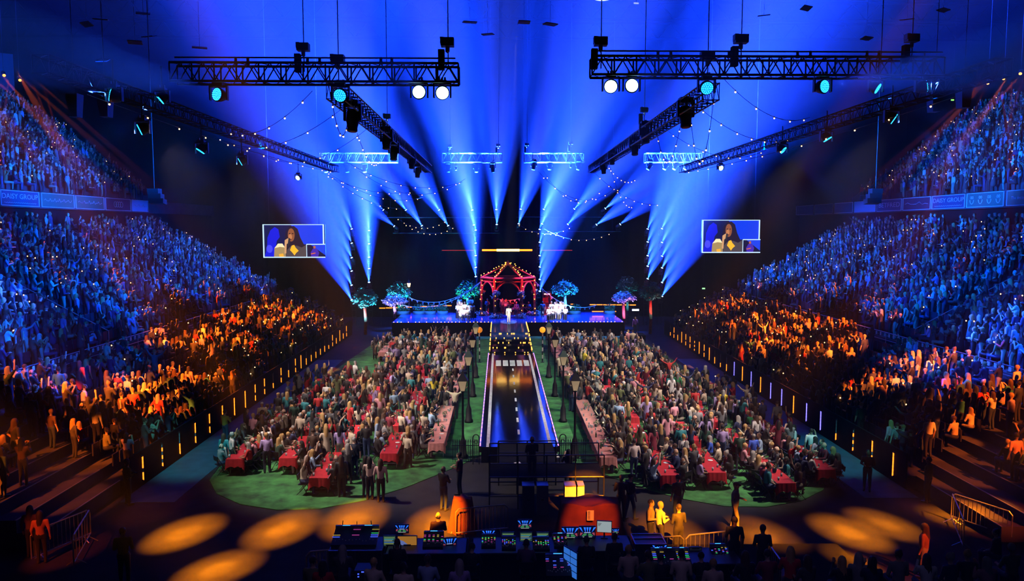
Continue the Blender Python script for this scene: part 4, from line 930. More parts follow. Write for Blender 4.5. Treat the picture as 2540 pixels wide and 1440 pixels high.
band = [(1209, 79.8, 'stand_hold', 'guitarist in the left bay of the arbour'), (1246, 80.2, 'stand_long', 'backing singer at the rear left of the band'), (1255, 79.4, 'stand_hold', 'guitarist with pale guitar behind the lead singer'), (1281, 80.0, 'sit_table', 'drummer seated behind the drum kit'), (1311, 79.8, 'sit_table', 'keyboard player seated in the right bay of the arbour')]
for (px, Y, v, lb) in band: put_person(v, (at(px, 780, Y).x, Y, SZ), PI, (.10, .14, .35), .1, lb + ' lit blue')
g = at(1255, 757, 79.1); t = thing('electric_guitar', 'pale electric guitar held by the guitarist behind the lead singer', 'guitar', (g.x, 79.1, SZ + 1.1), 0)
MB().box((0, 0, 0), (.34, .06, .26)).box((.12, 0, .05), (.16, .055, .14)).build('body', 'white', t); MB().box((.5, 0, .2), (.75, .03, .05)).build('neck', 'woodred', t)
g = at(1281, 780, 79.3); t = thing('drum_kit', 'dark drum kit in the right half of the arbour', 'drums', (g.x, 79.2, SZ))
MB().lathe([(.28, -.2), (.28, .2)], 16, (0, -.1, .3), Euler((PI / 2, 0, 0)).to_matrix()).build('bass_drum', 'lampblack', t)
for (x, y, z, r) in ((-.35, .1, .6, .17), (.35, .1, .6, .17), (-.6, .3, .45, .2)): MB().lathe([(r, 0), (r, .2)], 12, (x, y, z)).tube((x, y, 0), (x, y, z), .02, 5).build('drum', 'steel', t)
for (x, z) in ((-.7, 1.1), (.75, 1.15)): MB().lathe([(.22, 0), (.02, .03)], 14, (x, .1, z)).tube((x, .1, 0), (x, .1, z), .015, 5).build('cymbal', 'steel', t)
g = at(1311, 780, 79.3); t = thing('stage_keyboard', 'keyboard on a stand in the right bay of the arbour', 'keyboard', (g.x, 79.2, SZ)); MB().box((0, 0, .8), (1.1, .32, .1)).build('keys', 'lampblack', t); MB().tube((-.4, 0, 0), (.4, 0, .76), .025, 5).tube((.4, 0, 0), (-.4, 0, .76), .025, 5).build('stand', 'steel', t)
# sign interpreter beside the stage
ip = at(1575, 845, 70.0)
put_person('stand_mic', (ip.x, 70.0, .6), PI, (.16, .05, .45), .1, 'sign interpreter in purple shirt under a lamp at the right end of the stage')
tag(MB().b2(ip.x - .9, ip.x + .9, 69.4, 71.2, 0, .6).build('interpreter_platform', 'black'), 'black platform under the sign interpreter', 'platform')
t = thing('work_light', 'rectangular white work light above the sign interpreter', 'lamp', at(1576, 768, 70.5)); MB().box((0, 0, 0), (.7, .2, .22)).build('housing', 'lampblack', t); MB().box((0, -.11, 0), (.64, .02, .17)).build('panel', emi('work_panel', (.7, .85, 1), 5), t); MB().tube((.3, 0, 0), (.3, 0, -2.7), .03, 6).build('pole', 'iron', t)
spot('work_beam', at(1576, 768, 70.5) + Vector((0, -.2, -.1)), (0, -.1, -1), 60, 120, (.8, .85, 1), .5)
# ------------------------------------------------------------------ lawn: lamp posts, beacons, railings
def lamp_post():
    t = thing('lamp_post', '-', 'lamp post')
    MB().lathe([(.24, 0), (.24, .12), (.17, .2), (.15, .75), (.08, .95), (.055, 1.1), (.05, 3.1), (.09, 3.15), (.04, 3.2)], 12).build('post', 'iron', t, True)
    MB().tube((-.22, 0, 2.85), (.22, 0, 2.85), .02, 6).build('ladder_bar', 'iron', t)
    m = MB()
    for i in range(4):
        a = i * PI / 2 + PI / 4; a2 = a + PI / 2
        m.add([(.15 * math.cos(a), .15 * math.sin(a), 3.2), (.15 * math.cos(a2), .15 * math.sin(a2), 3.2), (.30 * math.cos(a2), .30 * math.sin(a2), 3.68), (.30 * math.cos(a), .30 * math.sin(a), 3.68)], [(0, 1, 2, 3)])
    g = m.build('lantern_glass', mat('lantern_pane', (.62, .47, .26), .35, emit=(1, .72, .42), estr=.22), t)
    fr = MB()
    for i in range(4):
        a = i * PI / 2 + PI / 4; fr.tube((.15 * math.cos(a), .15 * math.sin(a), 3.2), (.30 * math.cos(a), .30 * math.sin(a), 3.68), .018, 4)
    fr.build('lantern_bars', 'iron', t)
    MB().lathe([(.36, 3.68), (.28, 3.78), (.1, 4.0), (.08, 4.08), (.03, 4.12), (.01, 4.28)], 4, (0, 0, 0), Euler((0, 0, PI / 4)).to_matrix()).build('lantern_cap', 'iron', t)
    return t
lp0 = lamp_post(); first = True
LPY = (33.9, 40.3, 46.5, 52.5)
for sx in (-1, 1):
    for i, Y in enumerate(LPY):
        lb = '%s black lantern post from the railings %s of the runway' % (ORD[i + 1], SIDE[sx])
        if first: lp0.location = (sx * 2.62, Y, .02); lp0['label'] = lb; lp0['group'] = 'lantern posts beside the runway'; first = False
        else: dup(lp0, (sx * 2.62, Y, .02), 0, lb)
for sx in (-1, 1):
    t = thing('crossing_beacon', 'striped pole with orange globe %s of the runway steps' % SIDE[sx], 'beacon', (sx * 2.52, 58.6, .02))
    for i in range(8): MB().lathe([(.05, .3 * i), (.05, .3 * i + .3)], 8).build('pole_band', 'white' if i % 2 else 'iron', t)
    MB().lathe([(.16, 0), (.14, .05)], 10).build('foot', 'iron', t); MB().ball((0, 0, 2.62), .24, 14, 8).build('globe', mat('beacon_globe', (.6, .25, .03), .4, emit=(1, .28, .01), estr=1.6 if sx > 0 else .7), t, True)
for sx in (-1, 1):
    t = thing('iron_railing', 'black spiked iron railing across the lawn %s of the runway end' % SIDE[sx], 'railing', (sx * 2.45, 33.3, 0))
    for z in (.15, .8): MB().tube((-.66, 0, z), (.66, 0, z), .022, 5).build('rail', 'iron', t)
    bm_ = MB().tube((0, 0, .02), (0, 0, .98), .014, 5).lathe([(.03, .98), (.004, 1.1)], 5).mesh('bar', 'iron')
    for i in range(13): inst('bar', bm_, t, (-.6 + i * .1, 0, 0))
    p = thing('gate_pillar', 'arched black gate pillar at the %s corner of the runway end' % SIDE[sx], 'pillar', (sx * 1.98, 33.0, 0))
    for x in (-.14, .14): MB().tube((x, 0, 0), (x, 0, 1.25), .025, 5).build('upright', 'iron', p)
    MB().path([(.14 * math.cos(PI * k / 8), 0, 1.25 + .14 * math.sin(PI * k / 8)) for k in range(9)], .025, 5).build('arch', 'iron', p)
    MB().path([(.09 * math.cos(PI * k / 6), 0, 1.05 + .09 * math.sin(PI * k / 6)) for k in range(13)], .014, 4).build('scroll', 'iron', p)

# ------------------------------------------------------------------ picnic tables, chairs, diners
def cloth(L, w, hang):
    m = MB(); n = 12; z = .75; ring = []
    for (u0, u1, v0, v1, k) in ((-w, w, -L, -L, n), (w, w, -L, L, n), (w, -w, L, L, n), (-w, -w, L, -L, n)):
        for i in range(k):
            f = i / k; ring.append((u0 + (u1 - u0) * f, v0 + (v1 - v0) * f, f))
    N = len(ring); top = []; bot = []
    for j, (x, y, f) in enumerate(ring):
        cx, cy = x / w, y / L; sway = .05 * math.sin(j * 2.1) ; dip = hang + (.16 if f < .04 else .03 * math.sin(j * 1.3))
        top.append((x, y, z)); bot.append((x + math.copysign(1, cx) * (abs(cx) > .98) * (.04 + sway * .5), y + math.copysign(1, cy) * (abs(cy) > .98) * (.05 + sway * .5), max(.03, z - dip)))
    m.add(top + bot, [(i, N + i, N + (i + 1) % N, (i + 1) % N) for i in range(N)]); m.add(top, [tuple(range(N))])
    return m
TLN = 1.72
def table(col):
    t = thing('trestle_table', '-', 'table')
    MB().box((0, 0, .725), (.76, TLN * 2 - .02, .03)).build('tabletop', 'white', t)
    for y in (-TLN * .8, TLN * .8): MB().tube((-.3, y, 0), (-.3, y, .71), .02, 6).tube((.3, y, 0), (.3, y, .71), .02, 6).tube((-.3, y, .2), (.3, y, .2), .015, 6).build('leg_frame', 'steel', t)
    cloth(TLN, .37, .34).build('tablecloth', col, t, True)
    return t
tred, tpink = table('redcloth'), table('pinkcloth')
def chair():
    t = thing('folding_chair', '-', 'chair')
    MB().box((0, .02, .45), (.40, .38, .03)).build('seat', 'lampblack', t); MB().box((0, -.2, .74), (.40, .03, .2), rx=.12).build('backrest', 'lampblack', t)
    for s in (-1, 1):
        MB().tube((s * .2, .22, .02), (s * .2, -.22, .86), .013, 5).build('leg', 'iron', t); MB().tube((s * .18, -.24, .02), (s * .18, .18, .45), .013, 5).build('leg', 'iron', t)
    MB().tube((-.2, .14, .14), (.2, .14, .14), .012, 5).build('stretcher', 'iron', t)
    return t
ch0 = chair(); chairs_used = False
cup_me = MB().lathe([(.03, 0), (.042, .13)], 10).mesh('cup', 'glassy', True); bot_me = MB().lathe([(.036, 0), (.036, .17), (.014, .23), (.014, .28)], 10).mesh('bottle', mat('green_bottle', (.03, .12, .05), .15), True)
plate_me = MB().lathe([(.06, 0), (.115, .015), (.11, .018)], 12).mesh('plate', 'white', True)
rnd = random.Random(21); D_ind = []; n_tab = 0; items = []
COLX = [3.85, 6.05, 8.25, 10.35, 12.45]
STARTS = {-1: (33.7, 32.2, 29.0, 31.6, 31.5), 1: (31.5, 29.1, 29.4, 28.1, 29.7)}
ENDS = {-1: (68, 69, 69, 68, 50), 1: (69, 69, 69, 66, 48)}
tfirst = {'r': True, 'p': True}; people = []; tabs = []
COLN = ['runway-side', 'second', 'third', 'fourth', 'stand-side']
for sx in (-1, 1):
    for ci, x in enumerate(COLX):
        y = STARTS[sx][ci]; k = 0
        pitch = 2 * TLN + (.02 if ci == 0 else 1.15)
        while y + 2 * TLN < ENDS[sx][ci]:
            k += 1; yc = y + TLN; pink = ci == 0 or yc > 56
            if sx < 0 and ci == 3 and 49 < yc < 57: y += pitch; continue
            xo = sx * x + (0 if ci == 0 else rnd.uniform(-.25, .25)); src, key = (tpink, 'p') if pink else (tred, 'r')
            lb = '%s %s-clothed table from the front in the %s row %s of the runway' % (ORD[k], 'pink' if pink else 'red', COLN[ci], SIDE[sx])
            rz = 0 if ci == 0 else rnd.uniform(-.03, .03)
            if tfirst[key]: src.location = (xo, yc, .025); src['label'] = lb; src['group'] = 'picnic tables'; tfirst[key] = False
            else: dup(src, (xo, yc, .025), rz, lb)
            tabs.append((sx, ci, k, xo, yc))
            for side in (-1, 1):
                if ci == 0 and side == -sx: continue        # nobody sits between the first tables and the runway
                for j in range(6):
                    if rnd.random() < .07: continue
                    yy = yc - TLN + .30 + j * .575
                    r = rnd.random(); stand = r < .27
                    face = -side * PI / 2 * -1
                    # local +Y is forward: rz = -90 deg looks to +X
                    rz_t = PI / 2 if side > 0 else -PI / 2
                    if stand: v = rnd.choice(STAND); rzz = rnd.gauss(0, .35) if rnd.random() < .75 else rz_t; px = xo + side * rnd.uniform(.72, 1.0); z = .025
                    else: v = rnd.choice(SIT); rzz = rz_t * rnd.choice((1, 1, 1, .75, .45)) + rnd.gauss(0, .12); px = xo + side * rnd.uniform(.58, .70); z = .025
                    people.append([v, px, yy + rnd.uniform(-.06, .06), z, rzz, rnd.uniform(.94, 1.06), sx, ci, k, side, j, stand])
            if ci and not pink or rnd.random() < .6:            # people standing in the gaps between tables
                for q in range(rnd.choice((2, 3, 3))): people.append([rnd.choice(STAND), xo + (q - 1) * .5 + rnd.uniform(-.1, .1), yc + TLN + .55 + rnd.uniform(-.15, .2), .025, rnd.gauss(0, .5), rnd.uniform(.94, 1.06), sx, ci, k, 0, q, True])
            y += pitch
# the nearest diners are single figures, the rest one mass
people.sort(key=lambda p: p[2])
used = {}
rest = []; n_ch = 0
for i, p in enumerate(people):
    nm, top = rnd.choice(TOPS + DARKS + ([rnd.choice(BRIGHT)] if rnd.random() < .5 else [])); hi = rnd.choice((0, 0, 1, 1, 2, 2, 3))
    if i < 130:
        v, x, y, z, rzz, sc, sx, ci, k, side, j, stand = p
        sd = 'stand' if side == sx else ('runway' if side else 'far')
        lb = '%s diner in %s, %s hair, %s place, %s side, %s table, %s row %s' % (POSE_WORDS[v], nm, HAIRS[hi][0], ORD[j + 1], sd, ORD[k], COLN[ci], SIDE[sx])
        put_person(v, (x, y, z), rzz, top, HAIRS[hi][1], lb, 'diners at the picnic tables', sc)
    else: rest.append((p[0], p[1], p[2], p[3], p[4], p[5], top, hi))
    if i < 130 and not p[11]:
        cl = 'black folding chair, %s place, %s side, %s table, %s row %s of runway' % (ORD[p[10] + 1], 'stand' if p[9] == p[6] else 'runway', ORD[p[8]], COLN[p[7]], SIDE[p[6]])
        if not chairs_used: ch0.location = (p[1], p[2], .025); ch0.rotation_euler = (0, 0, p[4]); ch0['label'] = cl; ch0['group'] = 'folding chairs'; chairs_used = True
        else: dup(ch0, (p[1], p[2], .025), p[4], cl)
crowd('seated_crowd', rest, 'mass of far diners at the tables before the stage', .05, random.Random(77))
# tableware on the nearer tables
rt = MB(); rt2 = MB(); pl_n = 0
for (sx, ci, k, x, y) in tabs:
    tn = '%s table, %s row %s of the runway' % (ORD[k], COLN[ci], SIDE[sx])
    if y < 44:
        pot = thing('table_plant', 'small potted plant in the middle of the ' + tn, 'plant', (x + rnd.uniform(-.1, .1), y + rnd.uniform(-.5, .5), .776)); MB().lathe([(.06, 0), (.085, .12)], 10).build('pot', 'pot', pot); foliage((0, 0, .24), (.16, .16, .14), 70, .05, rnd).build('foliage', 'leaf', pot)
    if y < 36:
        for q in range(7):
            nm, me = (('cup', cup_me), ('cup', cup_me), ('bottle', bot_me), ('plate', plate_me))[q % 4]
            yy = -1.4 + q * .45 + rnd.uniform(-.1, .1)
            tag(inst(nm, me, None, (x + (q % 2 * 2 - 1) * rnd.uniform(.1, .27), y + yy, .776)), '%s, %s on the %s' % ({'cup': 'clear cup', 'bottle': 'green bottle', 'plate': 'white plate'}[nm], ORD[q + 1], tn.replace(' of the runway', '')), nm, 'tableware')
    else:
        for q in range(8): rt.lathe([(.03, 0), (.042, .13)], 6, (x + rnd.uniform(-.3, .3), y + rnd.uniform(-1.6, 1.6), .776))
stuff(rt.build('far_tableware', 'glassy'), 'cups and glasses covering the farther picnic tables', 'tableware')
# ------------------------------------------------------------------ stands: light tubes, rails, spectators
rnd = random.Random(8)
tb = {}
def tube_me(kind, k=0):
    key = (kind, k)
    if key not in tb:
        m = MB(); segs = 6
        for i in range(segs):
            lit = {'full': True, 'half': i < 3, 'top': i >= 3, 'mix': i % 2 == 0, 'low': i < 2, 'dash': i not in (2,)}[kind]
            m.box((0, 0, (i + .5) * .17), (.04, .04, .155), k=(k if lit else 2))
        tb[key] = m.mesh('led_tube', ['orangeled', 'blueled', 'offled'])
    return tb[key]
clampm = MB().b2(-.035, .035, -.035, .035, 0, .06).mesh('clamp', 'iron')
for sx in (-1, 1):
    Y = 30.4; i = 0
    while Y < 72:
        i += 1
        kd = rnd.choice(('full', 'dash', 'mix', 'half', 'low', 'dash')); col = 1 if (sx > 0 and i in (5, 6, 8, 9, 11, 13)) else 0
        if sx > 0 and 4 < i < 13: kd = 'full'
        t = thing('light_tube', '%s upright %s light tube from the near end of the %s stand' % (ORD[i], 'violet' if col else 'orange', SIDE[sx]), 'light tube', (sx * (X0 - .5), Y, .25), 0, 'light tubes along the stands')
        inst('led_tube', tube_me(kd, col), t); inst('clamp', clampm, t, (sx * .02, 0, -.03)); inst('clamp', clampm, t, (sx * .02, 0, 1.0))
        Y += 1.78 if Y < 52 else 1.5
# handrail with small flags along the cross aisle of each stand
flg = MB().add([(0, -.09, 0), (0, .09, 0), (0, .09, -.2), (0, -.09, -.2), (.01, -.09, 0), (.01, .09, 0), (.01, .09, -.2), (.01, -.09, -.2)], [(0, 1, 2, 3), (7, 6, 5, 4), (0, 4, 5, 1), (3, 2, 6, 7)]).mesh('flag', 'white')
for sx in (-1, 1):
    x, z = rowpos(7); t = thing('aisle_rail', 'flag-hung handrail along the cross aisle of the %s stand' % SIDE[sx], 'railing', (sx * (x - .35), 52, z))
    MB().tube((0, -21, 1.0), (0, 21, 1.0), .025, 6).build('top_rail', 'steel', t); MB().tube((0, -21, .55), (0, 21, .55), .018, 6).build('mid_rail', 'steel', t)
    po = MB().tube((0, 0, 0), (0, 0, 1.0), .022, 6).mesh('post', 'steel')
    for i in range(22): inst('post', po, t, (0, -21 + i * 2, 0))
    for i in range(84): inst('flag', flg, t, (-sx * .04, -20.7 + i * .49, .96))
    for q, (Y0_, Y1_) in enumerate(((42.0, 42.0), (57.0, 57.0))):      # stair rails
        t2 = thing('stair_rail', '%s stair handrail climbing the %s stand' % (('nearer', 'farther')[q], SIDE[sx]), 'railing', (0, Y0_, 0))
        xa, za = rowpos(8); xb, zb = rowpos(21)
        MB().tube((sx * xa, 0, za + .9), (sx * xb, 0, zb + .9), .025, 6).build('rail', 'steel', t2)
        for i in range(8, 22, 3): xx, zz = rowpos(i); MB().tube((sx * xx, 0, zz), (sx * xx, 0, zz + .9), .02, 5).build('post', 'steel', t2)
def seat_people(sx, upper, rg):
    out = []
    for i in range(17 if upper else NR):
        if not upper and i == 7: continue
        if upper: x, z, ya, yb = 36.2 + .75 * i + .3, 13.5 + .55 * i, 46, 76.5
        else: (x, z), ya, yb = rowpos(i), (24.6 if 2 <= i < 9 else 30.6), 73.5
        Y = ya + rg.random() * .3; j = 0
        while Y < yb:
            aisle = (not upper and (41.2 < Y < 42.8 or 56.2 < Y < 57.8))
            gap = rg.random() < (.22 if upper else .17)
            # sparse dark seats towards the stage end and by the near stairs
            if not upper and Y < 30: gap = gap or rg.random() < (.75 if Y > 27.5 and i < 5 else .35)
            if not upper and i > 13 and Y < 36: gap = gap or rg.random() < .2
            if not aisle and not gap:
                j += 1; stand = rg.random() < .72
                v = rg.choice(STAND if stand else SIT)
                fx, fy = -sx * x, 78 - Y; rz = math.atan2(-fx, fy) + rg.gauss(0, .22)
                out.append((v, sx * (x - (.08 if stand else -.02)), Y, z, rz, rg.uniform(.93, 1.07), sx, i, j, stand))
            Y += rg.uniform(.50, .62)
    return out
allp = []
for sx in (-1, 1): allp += seat_people(sx, False, random.Random(31 + sx))
def inframe(p):
    v = RC.transposed() @ (Vector((p[1], p[2], p[3] + 1.2)) - CAMP); px = 1270 + F * v.x / -v.z; py = 720 - F * v.y / -v.z
    return -30 < px < 2570 and py < 1470, -v.z
allp = [(inframe(p)[1], p) for p in allp if inframe(p)[0]]
allp.sort(key=lambda a: a[0])
rest = {-1: [], 1: []}; cnt = {}
STN = {-1: 'left', 1: 'right'}
light_tops = TOPS + DARKS + DARKS
phone_me = MB().b2(-.04, .04, -.006, .006, -.07, .07).mesh('phone', emi('phone_screen', (.8, .85, 1), 2.5))
for n, (d, p) in enumerate(allp):
    v, x, y, z, rz, sc, sx, i, j, stand = p; nm, top = rnd.choice(light_tops); hi = rnd.choice((0, 0, 1, 1, 2, 2, 3))
    if n < 105:
        cnt[(sx, i)] = cnt.get((sx, i), 0) + 1
        lb = '%s spectator in %s, %s hair, %s from near end, row %s, %s stand' % (POSE_WORDS[v], nm, HAIRS[hi][0], ORD[cnt[(sx, i)]], ['one', 'two', 'three', 'four', 'five', 'six', 'seven', 'eight', 'nine', 'ten', 'eleven', 'twelve', 'thirteen', 'fourteen', 'fifteen', 'sixteen', 'seventeen', 'eighteen', 'nineteen', 'twenty', 'twenty-one', 'twenty-two', 'twenty-three'][i], STN[sx])
        put_person(v, (x, y, z if stand else z - .02), rz, top, HAIRS[hi][1], lb, 'spectators in the lower stands', sc)
    else: rest[sx].append((v, x, y, z, rz, sc, top, hi))
for sx in (-1, 1):
    crowd('stand_crowd', rest[sx], 'packed crowd filling the lower stand on the ' + SIDE[sx], .13, random.Random(3 + sx))
    up = [(v, x, y, z, rz, sc, rnd.choice(light_tops)[1], rnd.randrange(4)) for (v, x, y, z, rz, sc, s_, i, j, st) in seat_people(sx, True, random.Random(90 + sx))]
    up = [p for p in up if inframe(p)[0]]
    crowd('upper_tier_crowd', up, 'small figures crowding the upper tier on the ' + SIDE[sx], .10, random.Random(13 + sx))

# ------------------------------------------------------------------ advertising boards on the upper-tier front
def text(s, size, parent, loc, rot, m_):
    me = WORDS[(s, size)].copy(); me.materials.clear(); me.materials.append(M[m_]); return inst('lettering', me, parent, loc, rot)
def board(sx, xpa, xpb, m_, lb, words=None, wsize=.5, small=0, smile=False, rings=False, scrawl=0):
    X = sx * 35.25
    ya = (X - CAMP.x) / (ray(xpa, 490).x / ray(xpa, 490).y); yb = (X - CAMP.x) / (ray(xpb, 490).x / ray(xpb, 490).y)
    y0, y1 = min(ya, yb), max(ya, yb); L = y1 - y0 - .12
    t = thing('advert_board', lb, 'sign', (X, (y0 + y1) / 2, 12.85), PI / 2 if sx < 0 else -PI / 2)
    MB().box((0, .03, 0), (L, .05, 1.0)).build('panel', m_, t)
    for z in (-.52, .52): MB().box((0, -.02, z), (L + .04, .06, .05)).build('frame_bar', 'frame', t)
    for s in (-1, 1): MB().box((s * L / 2, -.02, 0), (.06, .06, 1.04)).build('frame_bar', 'frame', t)
    R_ = (PI / 2, 0, 0)
    if words: o = text(words, wsize, t, (0, -.012, .12 if small else 0), R_, 'frame'); o.scale = (min(1.6, L * .85 / max(.1, .52 * wsize * len(words))), 1, 1)
    for (n_, zc, am) in ((small, -.32, .045), (scrawl, 0, .17)):       # lettering too small or faint to read
        if n_: MB().path([(-L * .42 + L * .84 * k / (n_ * 4), -.02, zc + am * math.sin(k * 2.3) * math.cos(k * .7)) for k in range(n_ * 4 + 1)], .016, 4).build('faint_script', 'frame', t)
    if smile:
        for q in range(4):
            cx = (q - 1.5) * L / 4.2
            MB().path([(cx + .22 * math.cos(a), -.02, .02 + .3 * math.sin(a)) for a in [PI + PI * k / 8 for k in range(9)]], .03, 4).build('smile', 'frame', t)
            for s in (-1, 1): MB().path([(cx + s * .1 + .07 * math.cos(a), -.02, .2 + .1 * math.sin(a)) for a in [2 * PI * k / 8 for k in range(9)]], .022, 4).build('eye', 'frame', t)
    if rings:
        for q in range(4):
            cx = (q - 1.5) * .36; MB().path([(cx + .24 * math.cos(a), -.02, .24 * math.sin(a)) for a in [2 * PI * k / 12 for k in range(13)]], .03, 4).build('ring', 'frame', t)
board(-1, 0, 97, 'boardblue', 'navy board with two bold words beside the left edge', 'DAISY GROUP', .5, 14)
board(-1, 101, 184, 'boardgreen', 'dark board with faint script next to the bold navy one on the left', scrawl=6)
board(-1, 186, 258, 'boardgreen', 'green board with script lettering on the left tier', scrawl=5)
board(-1, 260, 323, 'boardred', 'maroon board with four linked rings on the left tier', None, rings=True)
board(-1, 325, 366, 'boardlight', 'light blue board at the far end of the left row', scrawl=3)
board(1, 2497, 2570, 'boardgreen', 'green board with a white slogan cut off by the right edge', 'The destination', .3)
board(1, 2398, 2492, 'boardgreen', 'green board with four drawn smiling faces', None, smile=True)
board(1, 2312, 2395, 'boardblue', 'navy board with two bold words on the right tier', 'DAISY GROUP', .5, 12)
board(1, 2240, 2310, 'boardred', 'maroon board with small emblem on the right tier', scrawl=2)
board(1, 2176, 2238, 'boardblue', 'navy board with one bold word on the right tier', 'BETFRED', .6)
board(1, 2120, 2174, 'boardlight', 'plain pale blue board on the right tier', None)
for i, (a, b) in enumerate(((2070, 2117), (2022, 2068), (1976, 2020))): board(1, a, b, 'boardblue', '%s dim unlit board beyond the pale blue one' % ORD[i + 1], None)
aim('board_lamp', (0, 40, 20), (-35, 62, 12.8), 28, 5000, (.12, .3, 1), .6); aim('board_lamp', (0, 40, 20), (35, 62, 12.8), 28, 5000, (.12, .3, 1), .6)
# wall sign high on the left
t = thing('wall_sign', 'blue-white sign panel with cut-off black letters high at the left edge', 'sign', at(-10, 235, 79), .6); t.scale = (1.27, 1.27, 1.27)
MB().box((0, 0, -1.3), (2.6, .1, 2.4)).build('lower_panel', 'boardlight', t); MB().box((0, 0, 1.7), (2.6, .1, 3.4)).build('upper_panel', 'boardblue', t)
text('E', .8, t, (.55, -.08, -.8), (PI / 2, 0, 0), 'lampblack'); text('NG', .8, t, (.4, -.08, -1.7), (PI / 2, 0, 0), 'lampblack'); MB().tube((-1.2, .1, 3.4), (-1.2, .1, 8.6), .04, 5).build('hanger', 'cable', t)

# ------------------------------------------------------------------ video screens: flat pictures built from coloured shapes
def screen(sx, x0, x1, y0, y1, lb):
    Y = 77.0; a = at(x0, y1, Y); b = at(x1, y0, Y); Wd, Hd = b.x - a.x, b.z - a.z
    t = thing('video_screen', lb, 'screen', a, 0)
    E_ = lambda n, c, s=1.0: emi(n, c, s * 1.5)
    def poly(name, pts, col, lay, s=1.0, par=None):
        m = MB(); vs = [(p[0] * Wd, -.01 * lay, p[1] * Hd) for p in pts]; n_ = len(vs)
        m.add(vs + [(v[0], v[1] + .008, v[2]) for v in vs], [tuple(range(n_))] + [(i, n_ + i, n_ + (i + 1) % n_, (i + 1) % n_) for i in range(n_)])
        return m.build(name, E_('screen_colour', col, s), par or t)
    def el(cx, cy, rx, ry, n=18, f=None): return [(cx + rx * math.cos(2 * PI * k / n), cy + ry * math.sin(2 * PI * k / n)) for k in range(n)]
    MB().box((Wd / 2, .1, Hd / 2), (Wd, .15, Hd)).build('cabinet', 'lampblack', t)
    pic = poly('picture', [(.0, 0), (.70, 0), (.70, .40), (.97, .40), (.97, 1), (0, 1)], (.004, .006, .05), 1)
    poly('blue_glow', [(.60, .40), (.97, .40), (.97, 1), (.45, 1)], (.003, .035, .62), 2, 1, pic)
    poly('blue_glow', [(.02, .03), (.17, .03), (.22, .5), (.27, .62), (.25, .85), (.19, .92), (.12, .82), (.07, .6), (.06, .3)], (.006, .008, .55), 2, 1, pic)
    poly('blue_glow', el(.10, .26, .05, .12), (.05, .05, .75), 3, 1, pic)
    poly('hair', [(.36, .10), (.34, .45), (.37, .80), (.42, .93), (.50, .95), (.56, .86), (.60, .6), (.68, .3), (.68, .04), (.5, .04)], (.012, .006, .016), 4, 1, pic)
    poly('face', el(.455, .68, .055, .20), (.22, .07, .025), 5, 1, pic); poly('face_light', el(.44, .62, .028, .09), (.42, .16, .06), 6, 1, pic)
    poly('eye', el(.43, .72, .014, .018, 8), (.01, .005, .005), 7, 1, pic); poly('eye', el(.48, .72, .014, .018, 8), (.01, .005, .005), 7, 1, pic); poly('mouth', el(.445, .545, .018, .018, 8), (.12, .02, .02), 7, 1, pic)
    poly('sleeve', [(.17, .02), (.18, .28), (.24, .38), (.32, .38), (.36, .25), (.36, .02)], (.30, .20, .08), 5, 1, pic); poly('sleeve_light', [(.18, .28), (.24, .42), (.31, .42), (.35, .30), (.27, .32)], (.75, .62, .35), 6, 1, pic)
    poly('jacket', [(.36, .02), (.38, .22), (.44, .34), (.54, .36), (.62, .30), (.69, .38), (.70, .02)], (.06, .045, .05), 5, 1, pic)
    poly('gold_trim', [(.43, .22), (.46, .36), (.50, .38), (.52, .3), (.57, .2), (.53, .14), (.50, .06), (.47, .14)], (.80, .38, .02), 6, 1, pic)
    poly('gold_cuff', [(.26, .02), (.25, .10), (.32, .12), (.33, .02)], (.7, .33, .03), 7, 1, pic)
    poly('hand', [(.34, .12), (.35, .52), (.40, .58), (.44, .54), (.42, .46), (.38, .40), (.37, .12)], (.50, .26, .12), 8, 1, pic)
    poly('held_microphone', [(.39, .30), (.405, .30), (.445, .55), (.425, .60), (.41, .56)], (.02, .02, .025), 9, 1, pic)
    ins_ = poly('inset_picture', [(.70, .02), (1, .02), (1, .39), (.70, .39)], (.003, .004, .03), 2)
    poly('blue_glow', [(.76, .39), (1, .39), (1, .06)], (.004, .04, .6), 3, 1, ins_); poly('shirt', [(.77, .02), (.76, .14), (.80, .27), (.86, .27), (.90, .14), (.88, .02)], (.04, .015, .32), 4, 1, ins_)
    poly('face', el(.825, .31, .02, .045, 10), (.35, .09, .05), 5, 1, ins_); poly('arm', [(.765, .12), (.84, .15), (.84, .12), (.77, .09)], (.5, .1, .03), 5, 1, ins_)
    fc = (.50, .72, .95)
    for (p0, p1, p2, p3) in ((0, .02, 0, 1), (.695, .705, 0, .40), (.965, .985, .40, 1)): poly('white_border', [(p0, p2), (p1, p2), (p1, p3), (p0, p3)], fc, 10)
    for (p0, p1, p2, p3) in ((0, 1, -.01, .02), (0, .985, .98, 1), (.70, 1, .385, .41)): poly('white_border', [(p0, p2), (p1, p2), (p1, p3), (p0, p3)], fc, 10)
    for f in (.1, .9): MB().tube((Wd * f, .1, Hd), (Wd * f, .1, 35.46 - a.z), .02, 4).build('hanging_wire', 'cable', t)
screen(-1, 654, 806, 556, 638, 'video screen showing a singer in gold, hung above the left stand end'); screen(1, 1740, 1887, 545, 626, 'video screen showing a singer in gold, hung above the right stand end')
